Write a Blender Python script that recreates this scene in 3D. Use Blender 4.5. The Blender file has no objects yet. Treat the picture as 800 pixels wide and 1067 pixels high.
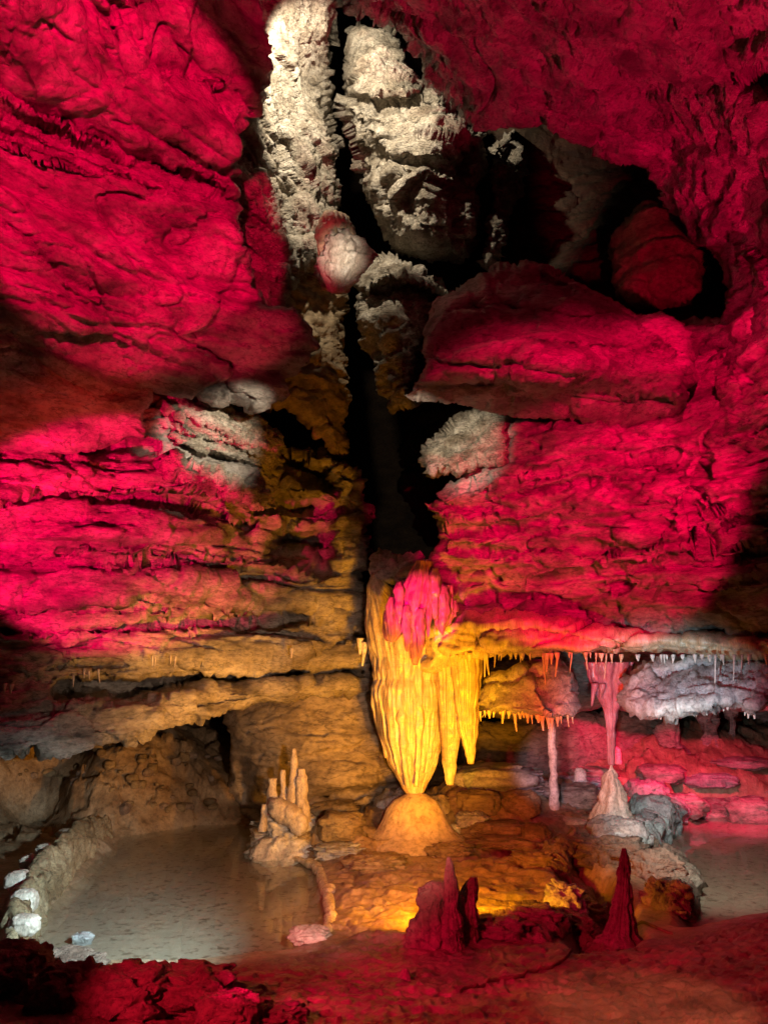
import bpy, math, random
import numpy as np
R = math.radians
sc = bpy.context.scene
col = sc.collection
# ------------------------------------------------------------------ camera
H0, PITCH, FPX = 2.2, R(11.7), 533.5/math.tan(R(33.5))
cam = bpy.data.cameras.new('camera'); co = bpy.data.objects.new('camera', cam); col.objects.link(co)
cam.sensor_fit = 'VERTICAL'; cam.angle = R(67); cam.clip_start = .05; cam.clip_end = 300
co.location = (0, 0, H0); co.rotation_euler = (R(90)+PITCH, 0, 0); sc.camera = co
CP, SP = math.cos(PITCH), math.sin(PITCH)
def ray(px, py):
    """world direction of a photo pixel per metre of +Y"""
    u = (np.asarray(px, float)-400)/FPX; v = (533.5-np.asarray(py, float))/FPX
    f = CP-v*SP
    return u/f, (v*CP+SP)/f
def at(px, py, Y):
    a, b = ray(px, py); Y = np.asarray(Y, float)
    return np.stack([a*Y, Y+0*a, H0+b*Y], -1)
# ------------------------------------------------------------------ noise
rs = np.random.RandomState(7)
PERM = rs.permutation(4096).astype(np.int64)
G = rs.normal(size=(4096, 3)).astype(np.float32); G /= np.linalg.norm(G, axis=1)[:, None]
RND = rs.rand(4096, 4).astype(np.float32)
def hsh(i, j, k): return PERM[(PERM[(PERM[i & 4095]+j) & 4095]+k) & 4095]
def perlin(p):
    p = np.asarray(p, np.float32); n = len(p); out = np.empty(n, np.float32)
    for s in range(0, n, 200000):
        q = p[s:s+200000]; i = np.floor(q).astype(np.int64); f = q-i
        w = f*f*f*(f*(f*6-15)+10); acc = 0
        for dx in (0, 1):
            wx = w[:, 0] if dx else 1-w[:, 0]
            for dy in (0, 1):
                wy = w[:, 1] if dy else 1-w[:, 1]
                for dz in (0, 1):
                    wz = w[:, 2] if dz else 1-w[:, 2]
                    g = G[hsh(i[:, 0]+dx, i[:, 1]+dy, i[:, 2]+dz)]
                    acc = acc+wx*wy*wz*(g[:, 0]*(f[:, 0]-dx)+g[:, 1]*(f[:, 1]-dy)+g[:, 2]*(f[:, 2]-dz))
        out[s:s+200000] = acc
    return out*1.6
def fbm(p, octv=4, gain=.5, ridge=False):
    a, t, out = 1., 0., 0.
    p = np.asarray(p, np.float32)
    for o in range(octv):
        n = perlin(p*(2.03**o)+o*17.3)
        if ridge: n = 1-2*np.abs(n)
        out = out+a*n; t += a; a *= gain
    return out/t
def facet(p):
    """broken-rock facets: nearest jittered cell, each with its own tilted plane; returns value, edge distance"""
    p = np.asarray(p, np.float32); n = len(p); val = np.empty(n, np.float32); edge = np.empty(n, np.float32)
    for s in range(0, n, 120000):
        q = p[s:s+120000]; i = np.floor(q).astype(np.int64)
        b1 = np.full(len(q), 9., np.float32); b2 = b1.copy(); v = np.zeros(len(q), np.float32)
        for dx in (-1, 0, 1):
            for dy in (-1, 0, 1):
                for dz in (-1, 0, 1):
                    c = i+np.array([dx, dy, dz]); h = hsh(c[:, 0], c[:, 1], c[:, 2])
                    d = q-(c+.1+.8*RND[h, :3]); r = np.sqrt((d*d).sum(1))
                    nv = (RND[h, 3]-.5)*.9+(d*G[h]).sum(1)*.8
                    m = r < b1
                    b2 = np.where(m, b1, np.minimum(b2, r)); v = np.where(m, nv, v); b1 = np.where(m, r, b1)
        val[s:s+120000] = v; edge[s:s+120000] = b2-b1
    return val, edge
def strata(p, freq=3., warp=.6, seed=0., sharp=.3, lat=.25):
    """protruding and receding rock beds: value in about -1..1"""
    s = p[:, 2]*freq+warp*perlin(p*np.array([.45, .45, .3])+seed)+warp*.35*perlin(p*1.7+seed)
    k = np.floor(s).astype(np.int64); f = s-k
    def rr(k):
        h = hsh(k+int(seed*13), 7+0*k, 3+0*k); return RND[h, 0]*2-1
    t = np.clip((f-(1-sharp))/sharp, 0, 1); t = t*t*(3-2*t)
    base = rr(k)*(1-t)+rr(k+1)*t
    notch = -np.exp(-(np.minimum(f, 1-f)/.07)**2)*(.3+.7*np.clip(perlin(p*np.array([lat*4, lat*4, 1])+seed+5)+.4, 0, 1))
    return base*(.6+.8*perlin(p*lat*2+seed+9))+.8*notch
def sstep(a, b, x):
    t = np.clip((x-a)/(b-a), 0, 1); return t*t*(3-2*t)
class TPS:
    def __init__(self, pts, vals, lam=1e-4):
        P = np.array(pts, float); self.c = P.mean(0); self.s = P.std(); P = (P-self.c)/self.s; self.P = P
        n = len(P); K = self.k(P, P)+lam*np.eye(n); A = np.zeros((n+3, n+3)); A[:n, :n] = K
        A[:n, n] = 1; A[:n, n+1:] = P; A[n, :n] = 1; A[n+1:, :n] = P.T
        self.w = np.linalg.solve(A, np.r_[np.array(vals, float), 0, 0, 0])
    def k(self, A, B):
        d2 = ((A[:, None, :]-B[None])**2).sum(-1); return np.where(d2 > 0, .5*d2*np.log(d2+1e-12), 0)
    def __call__(self, x, y):
        q = (np.stack([np.ravel(x), np.ravel(y)], -1)-self.c)/self.s; out = np.empty(len(q)); n = len(self.P)
        for s in range(0, len(q), 50000):
            a = q[s:s+50000]; out[s:s+50000] = self.k(a, self.P)@self.w[:n]+self.w[n]+a@self.w[n+1:]
        return out.reshape(np.shape(x))
# ------------------------------------------------------------------ mesh building
def link_mesh(name, V, faces, mat, parent=None, origin=None, smooth=True):
    """faces: list of integer arrays (n,4) or (n,3)"""
    V = np.asarray(V, float)
    if origin is None: origin = np.zeros(3)
    origin = np.asarray(origin, float)
    me = bpy.data.meshes.new(name)
    faces = [np.asarray(f, np.int32) for f in faces if len(f)]
    tot = np.concatenate([np.full(len(f), f.shape[1], np.int32) for f in faces])
    loops = np.concatenate([f.ravel() for f in faces])
    me.vertices.add(len(V)); me.vertices.foreach_set('co', (V-origin).astype(np.float32).ravel())
    me.loops.add(len(loops)); me.loops.foreach_set('vertex_index', loops)
    me.polygons.add(len(tot)); me.polygons.foreach_set('loop_start', np.r_[0, np.cumsum(tot)[:-1]].astype(np.int32))
    me.polygons.foreach_set('use_smooth', np.full(len(tot), smooth))
    me.update(calc_edges=True); me.validate(); me.materials.append(mat)
    o = bpy.data.objects.new(name, me); col.objects.link(o)
    if parent is None: o.location = origin
    else: o.parent = parent; o.location = origin-np.array(parent.location)
    return o
def normals(V, faces):
    N = np.zeros_like(V)
    for f in faces:
        if not len(f): continue
        a, b, c = V[f[:, 0]], V[f[:, 1]], V[f[:, 2]]
        d = V[f[:, -1]]
        n = np.cross(c-a, d-b) if f.shape[1] == 4 else np.cross(b-a, c-a)
        for k in range(f.shape[1]):
            for ax in range(3): N[:, ax] += np.bincount(f[:, k], n[:, ax], len(V))
    return N/(np.linalg.norm(N, axis=1)[:, None]+1e-12)
def tag(o, label, cat, group=None):
    o['label'] = label; o['category'] = cat
    if group: o['group'] = group
    return o
def struct(o): o['kind'] = 'structure'; return o
def empty(name, loc):
    o = bpy.data.objects.new(name, None); o.empty_display_size = .1; o.location = loc; col.objects.link(o); return o
def interp_line(line, x):
    L = np.array(line, float); return np.interp(x, L[:, 0], L[:, 1])
def mass(name, poly, ctrl, mat, step=2., RR=30, T=.6, back=1.5, seed=0, jag=4., jags=.03, feats=(), disp=None, parent=None, origin=None, hole=None):
    """a solid rock body: outline and depth are laid out along the photo's sight lines, then it is rounded,
    roughened in world space and closed at the back"""
    P = np.array(poly, float)
    # resample + jag
    pts = []
    for a, b in zip(P, np.roll(P, -1, 0)):
        L = np.hypot(*(b-a)); inside = (-30 < a[0] < 830 or -30 < b[0] < 830)
        n = max(1, int(L/(5 if inside else 40)))
        for k in range(n): pts.append(a+(b-a)*k/n)
    P = np.array(pts)
    q = np.c_[P*jags, np.full(len(P), seed*3.1)]
    P = P+jag*np.c_[fbm(q, 4, .6), fbm(q+31, 4, .6)]
    x0, y0 = P.min(0)-8; x1, y1 = P.max(0)+8
    def axis(lo, hi, a, b):
        c = 14.
        out = []
        if lo < a: out.append(np.linspace(lo, a, max(2, int((a-lo)/c)))[:-1])
        f0, f1 = max(lo, a), min(hi, b); out.append(np.linspace(f0, f1, max(3, int((f1-f0)/step))))
        if hi > b: out.append(np.linspace(b, hi, max(2, int((hi-b)/c)))[1:])
        return np.concatenate(out)
    xs, ys = axis(x0, x1, -24, 824), axis(y0, y1, -24, 1090)
    X, Y = np.meshgrid(xs, ys); nx, ny = len(xs), len(ys)
    Q = np.c_[X.ravel(), Y.ravel()].astype(np.float32)
    A = P.astype(np.float32); B = np.roll(A, -1, 0); E = B-A; L2 = (E*E).sum(1)+1e-9
    ins = np.zeros(len(Q), bool); dist = np.empty(len(Q), np.float32); near = np.empty((len(Q), 2), np.float32)
    for s in range(0, len(Q), 20000):
        w = Q[s:s+20000]; dx = w[:, None, 0]-A[None, :, 0]; dy = w[:, None, 1]-A[None, :, 1]
        t = np.clip((dx*E[:, 0]+dy*E[:, 1])/L2, 0, 1)
        d2 = (dx-t*E[:, 0])**2+(dy-t*E[:, 1])**2
        j = d2.argmin(1); r = np.arange(len(w)); dist[s:s+20000] = np.sqrt(d2[r, j])
        near[s:s+20000] = A[j]+t[r, j][:, None]*E[j]
        cross = ((A[None, :, 1] > w[:, None, 1]) != (B[None, :, 1] > w[:, None, 1]))
        xi = A[:, 0]+(w[:, None, 1]-A[:, 1])*E[:, 0]/(np.where(np.abs(E[:, 1]) < 1e-9, 1e-9, E[:, 1]))
        ins[s:s+20000] = (cross & (w[:, None, 0] < xi)).sum(1) % 2 == 1
    I = ins.reshape(ny, nx)
    quad = I[:-1, :-1] | I[1:, :-1] | I[:-1, 1:] | I[1:, 1:]
    Q = np.where(ins[:, None], Q, near).astype(float); e = np.where(ins, dist, 0)
    idx = np.arange(nx*ny).reshape(ny, nx)
    F = np.stack([idx[1:, :-1], idx[1:, 1:], idx[:-1, 1:], idx[:-1, :-1]], -1)[quad]
    used = np.unique(F); remap = np.full(nx*ny, -1); remap[used] = np.arange(len(used)); F = remap[F]
    Q = Q[used]; e = e[used]
    C = np.array(ctrl, float); Yd = TPS(C[:, :2], C[:, 2], 1e-3)(Q[:, 0], Q[:, 1])
    qq = np.c_[Q*.012, np.full(len(Q), seed+.5)]
    wx = Q[:, 0]+14*perlin(qq)+5*perlin(qq*4); wy = Q[:, 1]+8*perlin(qq+40)+3*perlin(qq*5+3)
    for ft in feats:
        kind, line, wd, am = ft[:4]
        L = np.array(line, float)
        if kind[0] == 'v': L = L[:, ::-1]; a_, b_ = wy, wx
        else: a_, b_ = wx, wy
        d = b_-np.interp(a_, L[:, 0], L[:, 1]); fade = sstep(L[0, 0]-12, L[0, 0]+12, a_)*(1-sstep(L[-1, 0]-12, L[-1, 0]+12, a_))
        if kind.endswith('groove'): Yd = Yd+am*fade*np.exp(-(d/wd)**2)
        elif kind.endswith('above'): Yd = Yd+am*fade*np.where(d < 0, np.exp(d/wd)*sstep(0, -2.5, d), 0)
        elif kind.endswith('below'): Yd = Yd+am*fade*np.where(d > 0, np.exp(-d/wd)*sstep(0, 2.5, d), 0)
    t = np.clip(e/RR, 0, 1); Yd = Yd+T*(1-np.sqrt(np.maximum(0, 1-(1-t)**2)))
    V = at(Q[:, 0], Q[:, 1], Yd)
    # skirt
    ed = np.concatenate([F[:, [0, 1]], F[:, [1, 2]], F[:, [2, 3]], F[:, [3, 0]]])
    ed = ed[(ed[:, 0] != ed[:, 1])]
    key = np.sort(ed, 1); kk = key[:, 0].astype(np.int64)*10**7+key[:, 1]
    u, inv, cnt = np.unique(kk, return_inverse=True, return_counts=True); be = ed[cnt[inv] == 1]
    bv = np.unique(be); n0 = len(V); m = np.full(n0, -1); m[bv] = np.arange(len(bv))
    if disp is not None:
        N = normals(V, [F]); 
        # orient towards the viewer
        s = np.sign(-(N*(V-np.array([0, 0, H0]))).sum(1)); N = N*s[:, None]
        V = V+N*disp(V, Q, e)[:, None]
    # sides run back into the rock and the back is closed by a smoother copy of the face
    C0 = np.array([0, 0, H0]); rings = [V]; faces = [F]; prev = bv
    def deeper(W, k): return C0+(W-C0)*(1+back*k/np.maximum(W[:, 1:2], .5))
    a, b = be[:, 0], be[:, 1]
    for r in range(1, 3):
        W = deeper(V[bv], r/3); rings.append(W); cur = np.arange(len(bv))+n0+(r-1)*len(bv)
        faces.append(np.stack([prev[m[b]], prev[m[a]], cur[m[a]], cur[m[b]]], -1)); prev = cur
    off = n0+2*len(bv); rings.append(deeper(V, 1)); cur = bv+off
    faces.append(np.stack([prev[m[b]], prev[m[a]], cur[m[a]], cur[m[b]]], -1)); faces.append(F[:, ::-1]+off)
    V = np.concatenate(rings)
    if origin is None and parent is None: origin = np.array([V[:, 0].mean(), V[:, 1].mean(), V[:, 2].min()])
    if origin is None: origin = np.array(parent.location)
    return link_mesh(name, V, faces, mat, parent, origin)
def lathe(name, rows, Y, mat, parent=None, depth=1., n=28, m=None, seed=0, flute=0, fl_amp=.1, nz=.05, ns=6., zsquash=1., close=True, tilt=0, fac=0, yoff=None, dist=None):
    """rows: (px_left, px_right, py) silhouettes from top to bottom at distance Y; builds a closed round body"""
    rows = np.array(rows, float); hm = m or max(6, int((rows[-1, 2]-rows[0, 2])/2.))
    yy = np.linspace(rows[0, 2], rows[-1, 2], hm)
    l = np.interp(yy, rows[:, 2], rows[:, 0]); r = np.interp(yy, rows[:, 2], rows[:, 1])
    Yr = Y if yoff is None else Y+np.interp(yy, [a for a, b in yoff], [b for a, b in yoff])
    a = at(l, yy, Yr); b = at(r, yy, Yr); c = (a+b)/2; w = np.linalg.norm(b-a, axis=1)/2
    th = np.linspace(0, 2*math.pi, n, endpoint=False)
    TH, W = np.meshgrid(th, w); rr = np.ones_like(TH)
    if flute:
        zz = c[:, 2][:, None]+0*TH
        ph = TH+.02*np.sin(zz*3+seed)
        q = np.c_[(np.cos(ph)*flute/4).ravel(), (np.sin(ph)*flute/4).ravel(), (zz*.16+seed).ravel()]
        f = (1-2*np.abs(perlin(q))).reshape(TH.shape)*.7+.5*(1-2*np.abs(perlin(q*2.3+9))).reshape(TH.shape)
        rr = rr+fl_amp*(f-.5)
    V = np.stack([c[:, 0][:, None]+W*rr*np.cos(TH), c[:, 1][:, None]-W*depth*rr*np.sin(TH), c[:, 2][:, None]+0*TH], -1).reshape(-1, 3)
    k = np.arange(n); k2 = (k+1) % n; F = []
    for i in range(hm-1): F.append(np.stack([i*n+k, (i+1)*n+k, (i+1)*n+k2, i*n+k2], -1))
    F = np.concatenate(F)
    top = V[:n].mean(0); bot = V[-n:].mean(0); V = np.concatenate([V, [top, bot]])
    caps = np.concatenate([np.stack([k, k2, np.full(n, hm*n)], -1), np.stack([(hm-1)*n+k2, (hm-1)*n+k, np.full(n, hm*n+1)], -1)])
    N = np.zeros_like(V); N[:-2, 0] = np.cos(TH).ravel(); N[:-2, 1] = -np.sin(TH).ravel()
    wv = np.r_[W.ravel(), 0, 0]
    d = fbm(V*ns+seed*7.7, 3)*nz*np.minimum(1, wv/.05)
    if fac: 
        fv, fe = facet(V*fac+seed); d = d+.35*nz*3*fv*np.minimum(1, wv/.08)
    V = V+N*d[:, None]
    base = parent.location if parent else V[-1]
    return link_mesh(name, V, [F, caps], mat, parent, np.array(base))
def blob(name, cen, size, mat, seed=0, fs=2.2, fa=.22, na=.08, parent=None, n=40, rot=0., cut=None, origin=None):
    """an irregular boulder: a squashed ball roughened by facets and noise"""
    th = np.linspace(0, 2*math.pi, n, endpoint=False); ph = np.linspace(.02, math.pi-.02, n//2)
    TH, PH = np.meshgrid(th, ph)
    D = np.stack([np.sin(PH)*np.cos(TH), np.sin(PH)*np.sin(TH), np.cos(PH)], -1).reshape(-1, 3)
    fv, fe = facet(D*fs*.7+seed*3.3)
    r = 1+fa*fv+na*fbm(D*3+seed, 4)
    sq = np.sign(D)*np.abs(D)**.75
    V = sq*r[:, None]*np.array(size)/1.05
    ca, sa = math.cos(rot), math.sin(rot)
    V = np.stack([V[:, 0]*ca-V[:, 1]*sa, V[:, 0]*sa+V[:, 1]*ca, V[:, 2]], -1)+np.array(cen)
    m = len(ph); k = np.arange(n); k2 = (k+1) % n
    F = np.concatenate([np.stack([i*n+k, (i+1)*n+k, (i+1)*n+k2, i*n+k2], -1) for i in range(m-1)])
    V = np.concatenate([V, [V[:n].mean(0), V[-n:].mean(0)]])
    caps = np.concatenate([np.stack([k, k2, np.full(n, m*n)], -1), np.stack([(m-1)*n+k2, (m-1)*n+k, np.full(n, m*n+1)], -1)])
    if origin is None: origin = parent.location if parent else (cen[0], cen[1], V[:, 2].min())
    return link_mesh(name, V, [F, caps], mat, parent, np.array(origin))
# ------------------------------------------------------------------ materials
def rock(name, c1, c2, c3=None, scale=1., rough=.75, bump=.5, bscale=1., stretch=(1, 1, 1), wet=0., coat=0., spec=.4, crack=.0, pits=0., crack_c=0.):
    m = bpy.data.materials.new(name); m.use_nodes = True; nt = m.node_tree; N = nt.nodes; L = nt.links
    b = N['Principled BSDF']; tc = N.new('ShaderNodeNewGeometry'); mp = N.new('ShaderNodeMapping')
    mp.inputs['Scale'].default_value = stretch; L.new(tc.outputs['Position'], mp.inputs['Vector'])
    def noise(s, d, r, vec=None):
        n = N.new('ShaderNodeTexNoise'); n.inputs['Scale'].default_value = s; n.inputs['Detail'].default_value = d
        n.inputs['Roughness'].default_value = r; L.new(vec or mp.outputs[0], n.inputs['Vector']); return n.outputs['Fac']
    def ramp(f, stops):
        r = N.new('ShaderNodeValToRGB'); L.new(f, r.inputs[0]); e = r.color_ramp.elements
        e[0].position, e[0].color = stops[0][0], (*stops[0][1], 1); e[1].position, e[1].color = stops[-1][0], (*stops[-1][1], 1)
        for p, c in stops[1:-1]: k = e.new(p); k.color = (*c, 1)
        return r.outputs[0]
    c3 = c3 or c2
    base = ramp(noise(1.6*scale, 9, .62), [(.33, c1), (.5, c2), (.68, c3)])
    fine = ramp(noise(14*scale, 6, .7), [(.33, (.35, .33, .31)), (.52, (1, 1, 1)), (.72, (1.3, 1.27, 1.22))])
    mx = N.new('ShaderNodeMix'); mx.data_type = 'RGBA'; mx.blend_type = 'MULTIPLY'; mx.inputs['Factor'].default_value = .75
    L.new(base, mx.inputs['A']); L.new(fine, mx.inputs['B']); L.new(mx.outputs['Result'], b.inputs['Base Color'])
    rr = N.new('ShaderNodeMapRange'); L.new(noise(3.*scale, 5, .6), rr.inputs['Value'])
    rr.inputs['From Min'].default_value = .35; rr.inputs['From Max'].default_value = .65
    rr.inputs['To Min'].default_value = max(.12, rough-wet); rr.inputs['To Max'].default_value = rough
    L.new(rr.outputs[0], b.inputs['Roughness']); b.inputs['Specular IOR Level'].default_value = spec
    b.inputs['Coat Weight'].default_value = coat; b.inputs['Coat Roughness'].default_value = .25
    # thin dark mineral lines along cracks, and broad stains
    if crack_c:
        m2 = N.new('ShaderNodeMapping'); m2.inputs['Scale'].default_value = (.8, .8, 3.); L.new(tc.outputs['Position'], m2.inputs['Vector'])
        q = noise(1.7*scale, 5, .55, m2.outputs[0])
        ln = N.new('ShaderNodeValToRGB'); L.new(q, ln.inputs[0]); e = ln.color_ramp.elements
        e[0].position, e[0].color = .0, (1, 1, 1, 1); e[1].position, e[1].color = 1, (1, 1, 1, 1)
        for p_, c_ in ((.485, 1), (.5, 1-crack_c), (.515, 1), (.6, 1), (.66, 1-.6*crack_c), (.75, 1-.75*crack_c)): k_ = e.new(p_); k_.color = (c_, c_, c_, 1)
        mz = N.new('ShaderNodeMix'); mz.data_type = 'RGBA'; mz.blend_type = 'MULTIPLY'; mz.inputs['Factor'].default_value = 1
        L.new(mx.outputs['Result'], mz.inputs['A']); L.new(ln.outputs[0], mz.inputs['B']); L.new(mz.outputs['Result'], b.inputs['Base Color'])
    # bump
    def math_(op, a, bb):
        k = N.new('ShaderNodeMath'); k.operation = op
        for i, v in enumerate((a, bb)):
            if isinstance(v, (int, float)): k.inputs[i].default_value = v
            else: L.new(v, k.inputs[i])
        return k.outputs[0]
    h = math_('ADD', math_('MULTIPLY', noise(5*bscale, 8, .65), .6), math_('MULTIPLY', noise(26*bscale, 7, .72), .28))
    if crack:
        v = N.new('ShaderNodeTexVoronoi'); v.feature = 'DISTANCE_TO_EDGE'; v.inputs['Scale'].default_value = 3.2*bscale
        w = N.new('ShaderNodeVectorMath'); w.operation = 'ADD'; nn = N.new('ShaderNodeTexNoise'); nn.inputs['Scale'].default_value = 3; nn.inputs['Detail'].default_value = 5
        L.new(mp.outputs[0], nn.inputs['Vector']); L.new(mp.outputs[0], w.inputs[0]); L.new(nn.outputs['Color'], w.inputs[1]); L.new(w.outputs[0], v.inputs['Vector'])
        cr = N.new('ShaderNodeMapRange'); L.new(v.outputs['Distance'], cr.inputs['Value']); cr.inputs['From Max'].default_value = .07
        h = math_('ADD', h, math_('MULTIPLY', cr.outputs[0], crack))
    if pits:
        v = N.new('ShaderNodeTexVoronoi'); v.inputs['Scale'].default_value = 17*bscale; L.new(mp.outputs[0], v.inputs['Vector'])
        cr = N.new('ShaderNodeMapRange'); L.new(v.outputs['Distance'], cr.inputs['Value']); cr.inputs['From Max'].default_value = .35
        h = math_('ADD', h, math_('MULTIPLY', cr.outputs[0], pits))
    bp = N.new('ShaderNodeBump'); bp.inputs['Strength'].default_value = bump; bp.inputs['Distance'].default_value = .14
    L.new(h, bp.inputs['Height']); L.new(bp.outputs[0], b.inputs['Normal'])
    return m
M = {}
M['wall'] = rock('wall_limestone', (.13, .11, .095), (.34, .3, .26), (.52, .48, .44), 1.1, .55, .75, 1.1, (1, 1, 2.2), .3, spec=.6, pits=.06, crack_c=.5)
M['ceiling'] = rock('ceiling_limestone', (.11, .095, .085), (.3, .27, .24), (.46, .42, .39), 1.5, .55, 1.0, 1.5, (1, 1, 1.5), .3, spec=.6, crack_c=.5, pits=.15)
M['pale'] = rock('pale_broken_limestone', (.2, .16, .11), (.46, .4, .31), (.66, .6, .5), 1.8, .7, 1.0, 1.6, (1, 1, 1.6), .15, crack=.12, crack_c=.6)
M['brown'] = rock('brown_clay_rock', (.13, .09, .05), (.25, .18, .1), (.34, .26, .16), 1, .75, .6, 1, (1, 1, 1.8), .15)
M['dark'] = rock('shade_darkened_rock', (.03, .017, .01), (.06, .034, .018), (.09, .055, .03), 1, .75, .8, 1, (1, 1, 1.8), .15, crack_c=.4)  # albedo lowered to stand in for shade on the back wall and alcove
M['red_tint'] = rock('red_light_tinted_calcite', (.3, .12, .14), (.5, .17, .24), (.62, .26, .34), 1.6, .4, .4, 2.5, (5, 5, .5), .2, coat=.4, spec=.6)  # crimson lamp light put into the calcite colour
M['ochre'] = rock('ochre_wall', (.18, .12, .06), (.38, .28, .16), (.55, .44, .28), 1.4, .6, .8, 1.4, (1, 1, 1.6), .2, crack_c=.5)
M['smooth'] = rock('smooth_scalloped_rock', (.22, .17, .13), (.36, .29, .23), (.45, .38, .31), .8, .65, .5, .8, (1, 1, 2), .2, crack_c=.5)
M['flow'] = rock('flowstone', (.46, .34, .2), (.68, .54, .35), (.8, .7, .52), 1.2, .42, .22, 2., (7, 7, .3), .2, coat=.35, spec=.6, crack_c=.25)
M['dome'] = rock('dome_flowstone', (.42, .3, .19), (.58, .45, .3), (.68, .56, .42), 1., .4, .12, 1.5, (1, 1, 1), .2, coat=.3, spec=.6)
M['stal'] = rock('stalagmite_calcite', (.42, .34, .27), (.62, .53, .45), (.74, .67, .6), 2., .55, .3, 2.5, (2, 2, 1), .2, coat=.2)
M['white'] = rock('white_calcite', (.55, .5, .46), (.72, .68, .63), (.82, .8, .77), 2., .4, .35, 2.2, (1, 1, 1), .2, coat=.3)
M['greyblue'] = rock('grey_limestone', (.25, .24, .25), (.42, .42, .43), (.62, .62, .62), 2., .5, .6, 1.6, (1, 1, 1), .3, coat=.2, crack=.1)
M['floor'] = rock('wet_cave_floor', (.22, .14, .08), (.4, .28, .17), (.55, .42, .28), 1.3, .6, .5, 2., (1, 1, 1), .3, spec=.6, coat=.12)
M['mudrock'] = rock('muddy_rock', (.18, .12, .09), (.32, .24, .19), (.42, .34, .28), 1.5, .7, .8, 1.8, (1, 1, 1), .2, pits=.15)
# ------------------------------------------------------------------ floor
def gz(px, py, z):
    a, b = ray(px, py); Y = (z-H0)/b; return np.array([a*Y, Y])
def sdf(poly, X, Y):
    """signed distance to a floor polygon, positive inside"""
    A = np.array(poly, float); B = np.roll(A, -1, 0); sh = np.shape(X); x, y = np.ravel(X), np.ravel(Y)
    d = np.full(len(x), 1e9); ins = np.zeros(len(x), bool)
    for a, b in zip(A, B):
        e = b-a; t = np.clip(((x-a[0])*e[0]+(y-a[1])*e[1])/(e@e+1e-12), 0, 1)
        d = np.minimum(d, np.hypot(x-a[0]-t*e[0], y-a[1]-t*e[1]))
        c = ((a[1] > y) != (b[1] > y)) & (x < a[0]+(y-a[1])*e[0]/(e[1] if abs(e[1]) > 1e-9 else 1e-9)); ins ^= c
    return np.where(ins, d, -d).reshape(sh)
FC = [(-400, 1100, .55), (0, 1067, .42), (200, 1067, .36), (400, 1067, .3), (600, 1067, .3), (800, 1067, .42), (1200, 1067, .6),
      (100, 1022, .1), (250, 1012, .1), (400, 1005, .12), (500, 1010, .14), (600, 1003, .15), (700, 985, .17), (800, 962, .2), (1000, 940, .3),
      (345, 975, .06), (420, 965, .14), (500, 950, .16), (560, 930, .17), (400, 925, .15), (450, 895, .17), (500, 900, .18), (560, 893, .2),
      (350, 905, .12), (380, 885, .17), (330, 890, .05), (640, 895, .2), (600, 865, .2), (530, 865, .22), (650, 862, .2), (440, 870, .16), (700, 975, .1),
      (500, 835, .3), (600, 835, .3), (640, 822, .36), (560, 815, .48), (690, 812, .45), (800, 800, .5), (1000, 800, .6), (640, 790, .75), (780, 784, .75), (500, 800, .8),
      (750, 900, .03), (760, 940, .03), (800, 870, .03), (900, 900, .03),
      (100, 780, 1.05), (200, 775, 1.0), (20, 790, .9), (235, 845, .15), (165, 855, .12), (110, 862, .1), (120, 830, .45), (200, 820, .5), (60, 820, .45),
      (40, 860, -.05), (0, 880, -.1), (-200, 900, -.1), (-300, 820, .3), (150, 930, .03), (230, 900, .03), (300, 960, .03), (290, 875, .06), (360, 870, .25), (330, 860, .3)]
fx, fy, fz = [], [], []
for a, b, c in FC:
    g = gz(a, b, c); fx.append(g[0]); fy.append(g[1]); fz.append(c)
fx += [-9, 9, 0, -12, 12]; fy += [21, 24, 24, 12, 14]; fz += [1.6, 1.3, 1.3, .6, .6]
FT = TPS(np.c_[fx, fy], fz, 1e-3)
POOL_L = [gz(*p, 0) for p in [(38, 1003), (22, 985), (40, 962), (75, 925), (105, 893), (125, 873), (170, 866), (205, 858), (255, 862), (268, 882), (300, 893), (325, 905), (338, 930), (342, 955), (322, 980), (300, 990), (240, 998), (140, 1004)]]
POOL_R = [gz(*p, 0) for p in [(668, 880), (700, 866), (722, 853), (700, 840), (800, 838), (1100, 845), (1200, 940), (900, 950), (800, 957), (745, 968), (715, 975), (706, 945), (690, 910)]]
PIT = [gz(*p, .2) for p in [(572, 905), (600, 893), (640, 905), (665, 930), (670, 965), (640, 985), (600, 985), (585, 960), (590, 935)]]
PIT2 = [gz(*p, .25) for p in [(490, 873), (560, 868), (568, 885), (520, 890), (480, 884)]]
MOUND = [gz(*p, .15) for p in [(338, 890), (370, 870), (520, 850), (650, 850), (640, 900), (590, 930), (585, 975), (500, 985), (335, 982), (330, 930)]]
MUD = [gz(*p, .1) for p in [(-500, 1003), (35, 1006), (150, 1006), (240, 1000), (322, 984), (345, 979), (480, 980), (560, 985), (640, 985), (720, 975), (800, 957), (1300, 930), (1300, 1500), (-500, 1500)]]
TERR = [gz(*p, .15) for p in [(560, 1015), (660, 1005), (760, 1067), (650, 1300), (300, 1200), (420, 1040)]]
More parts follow.
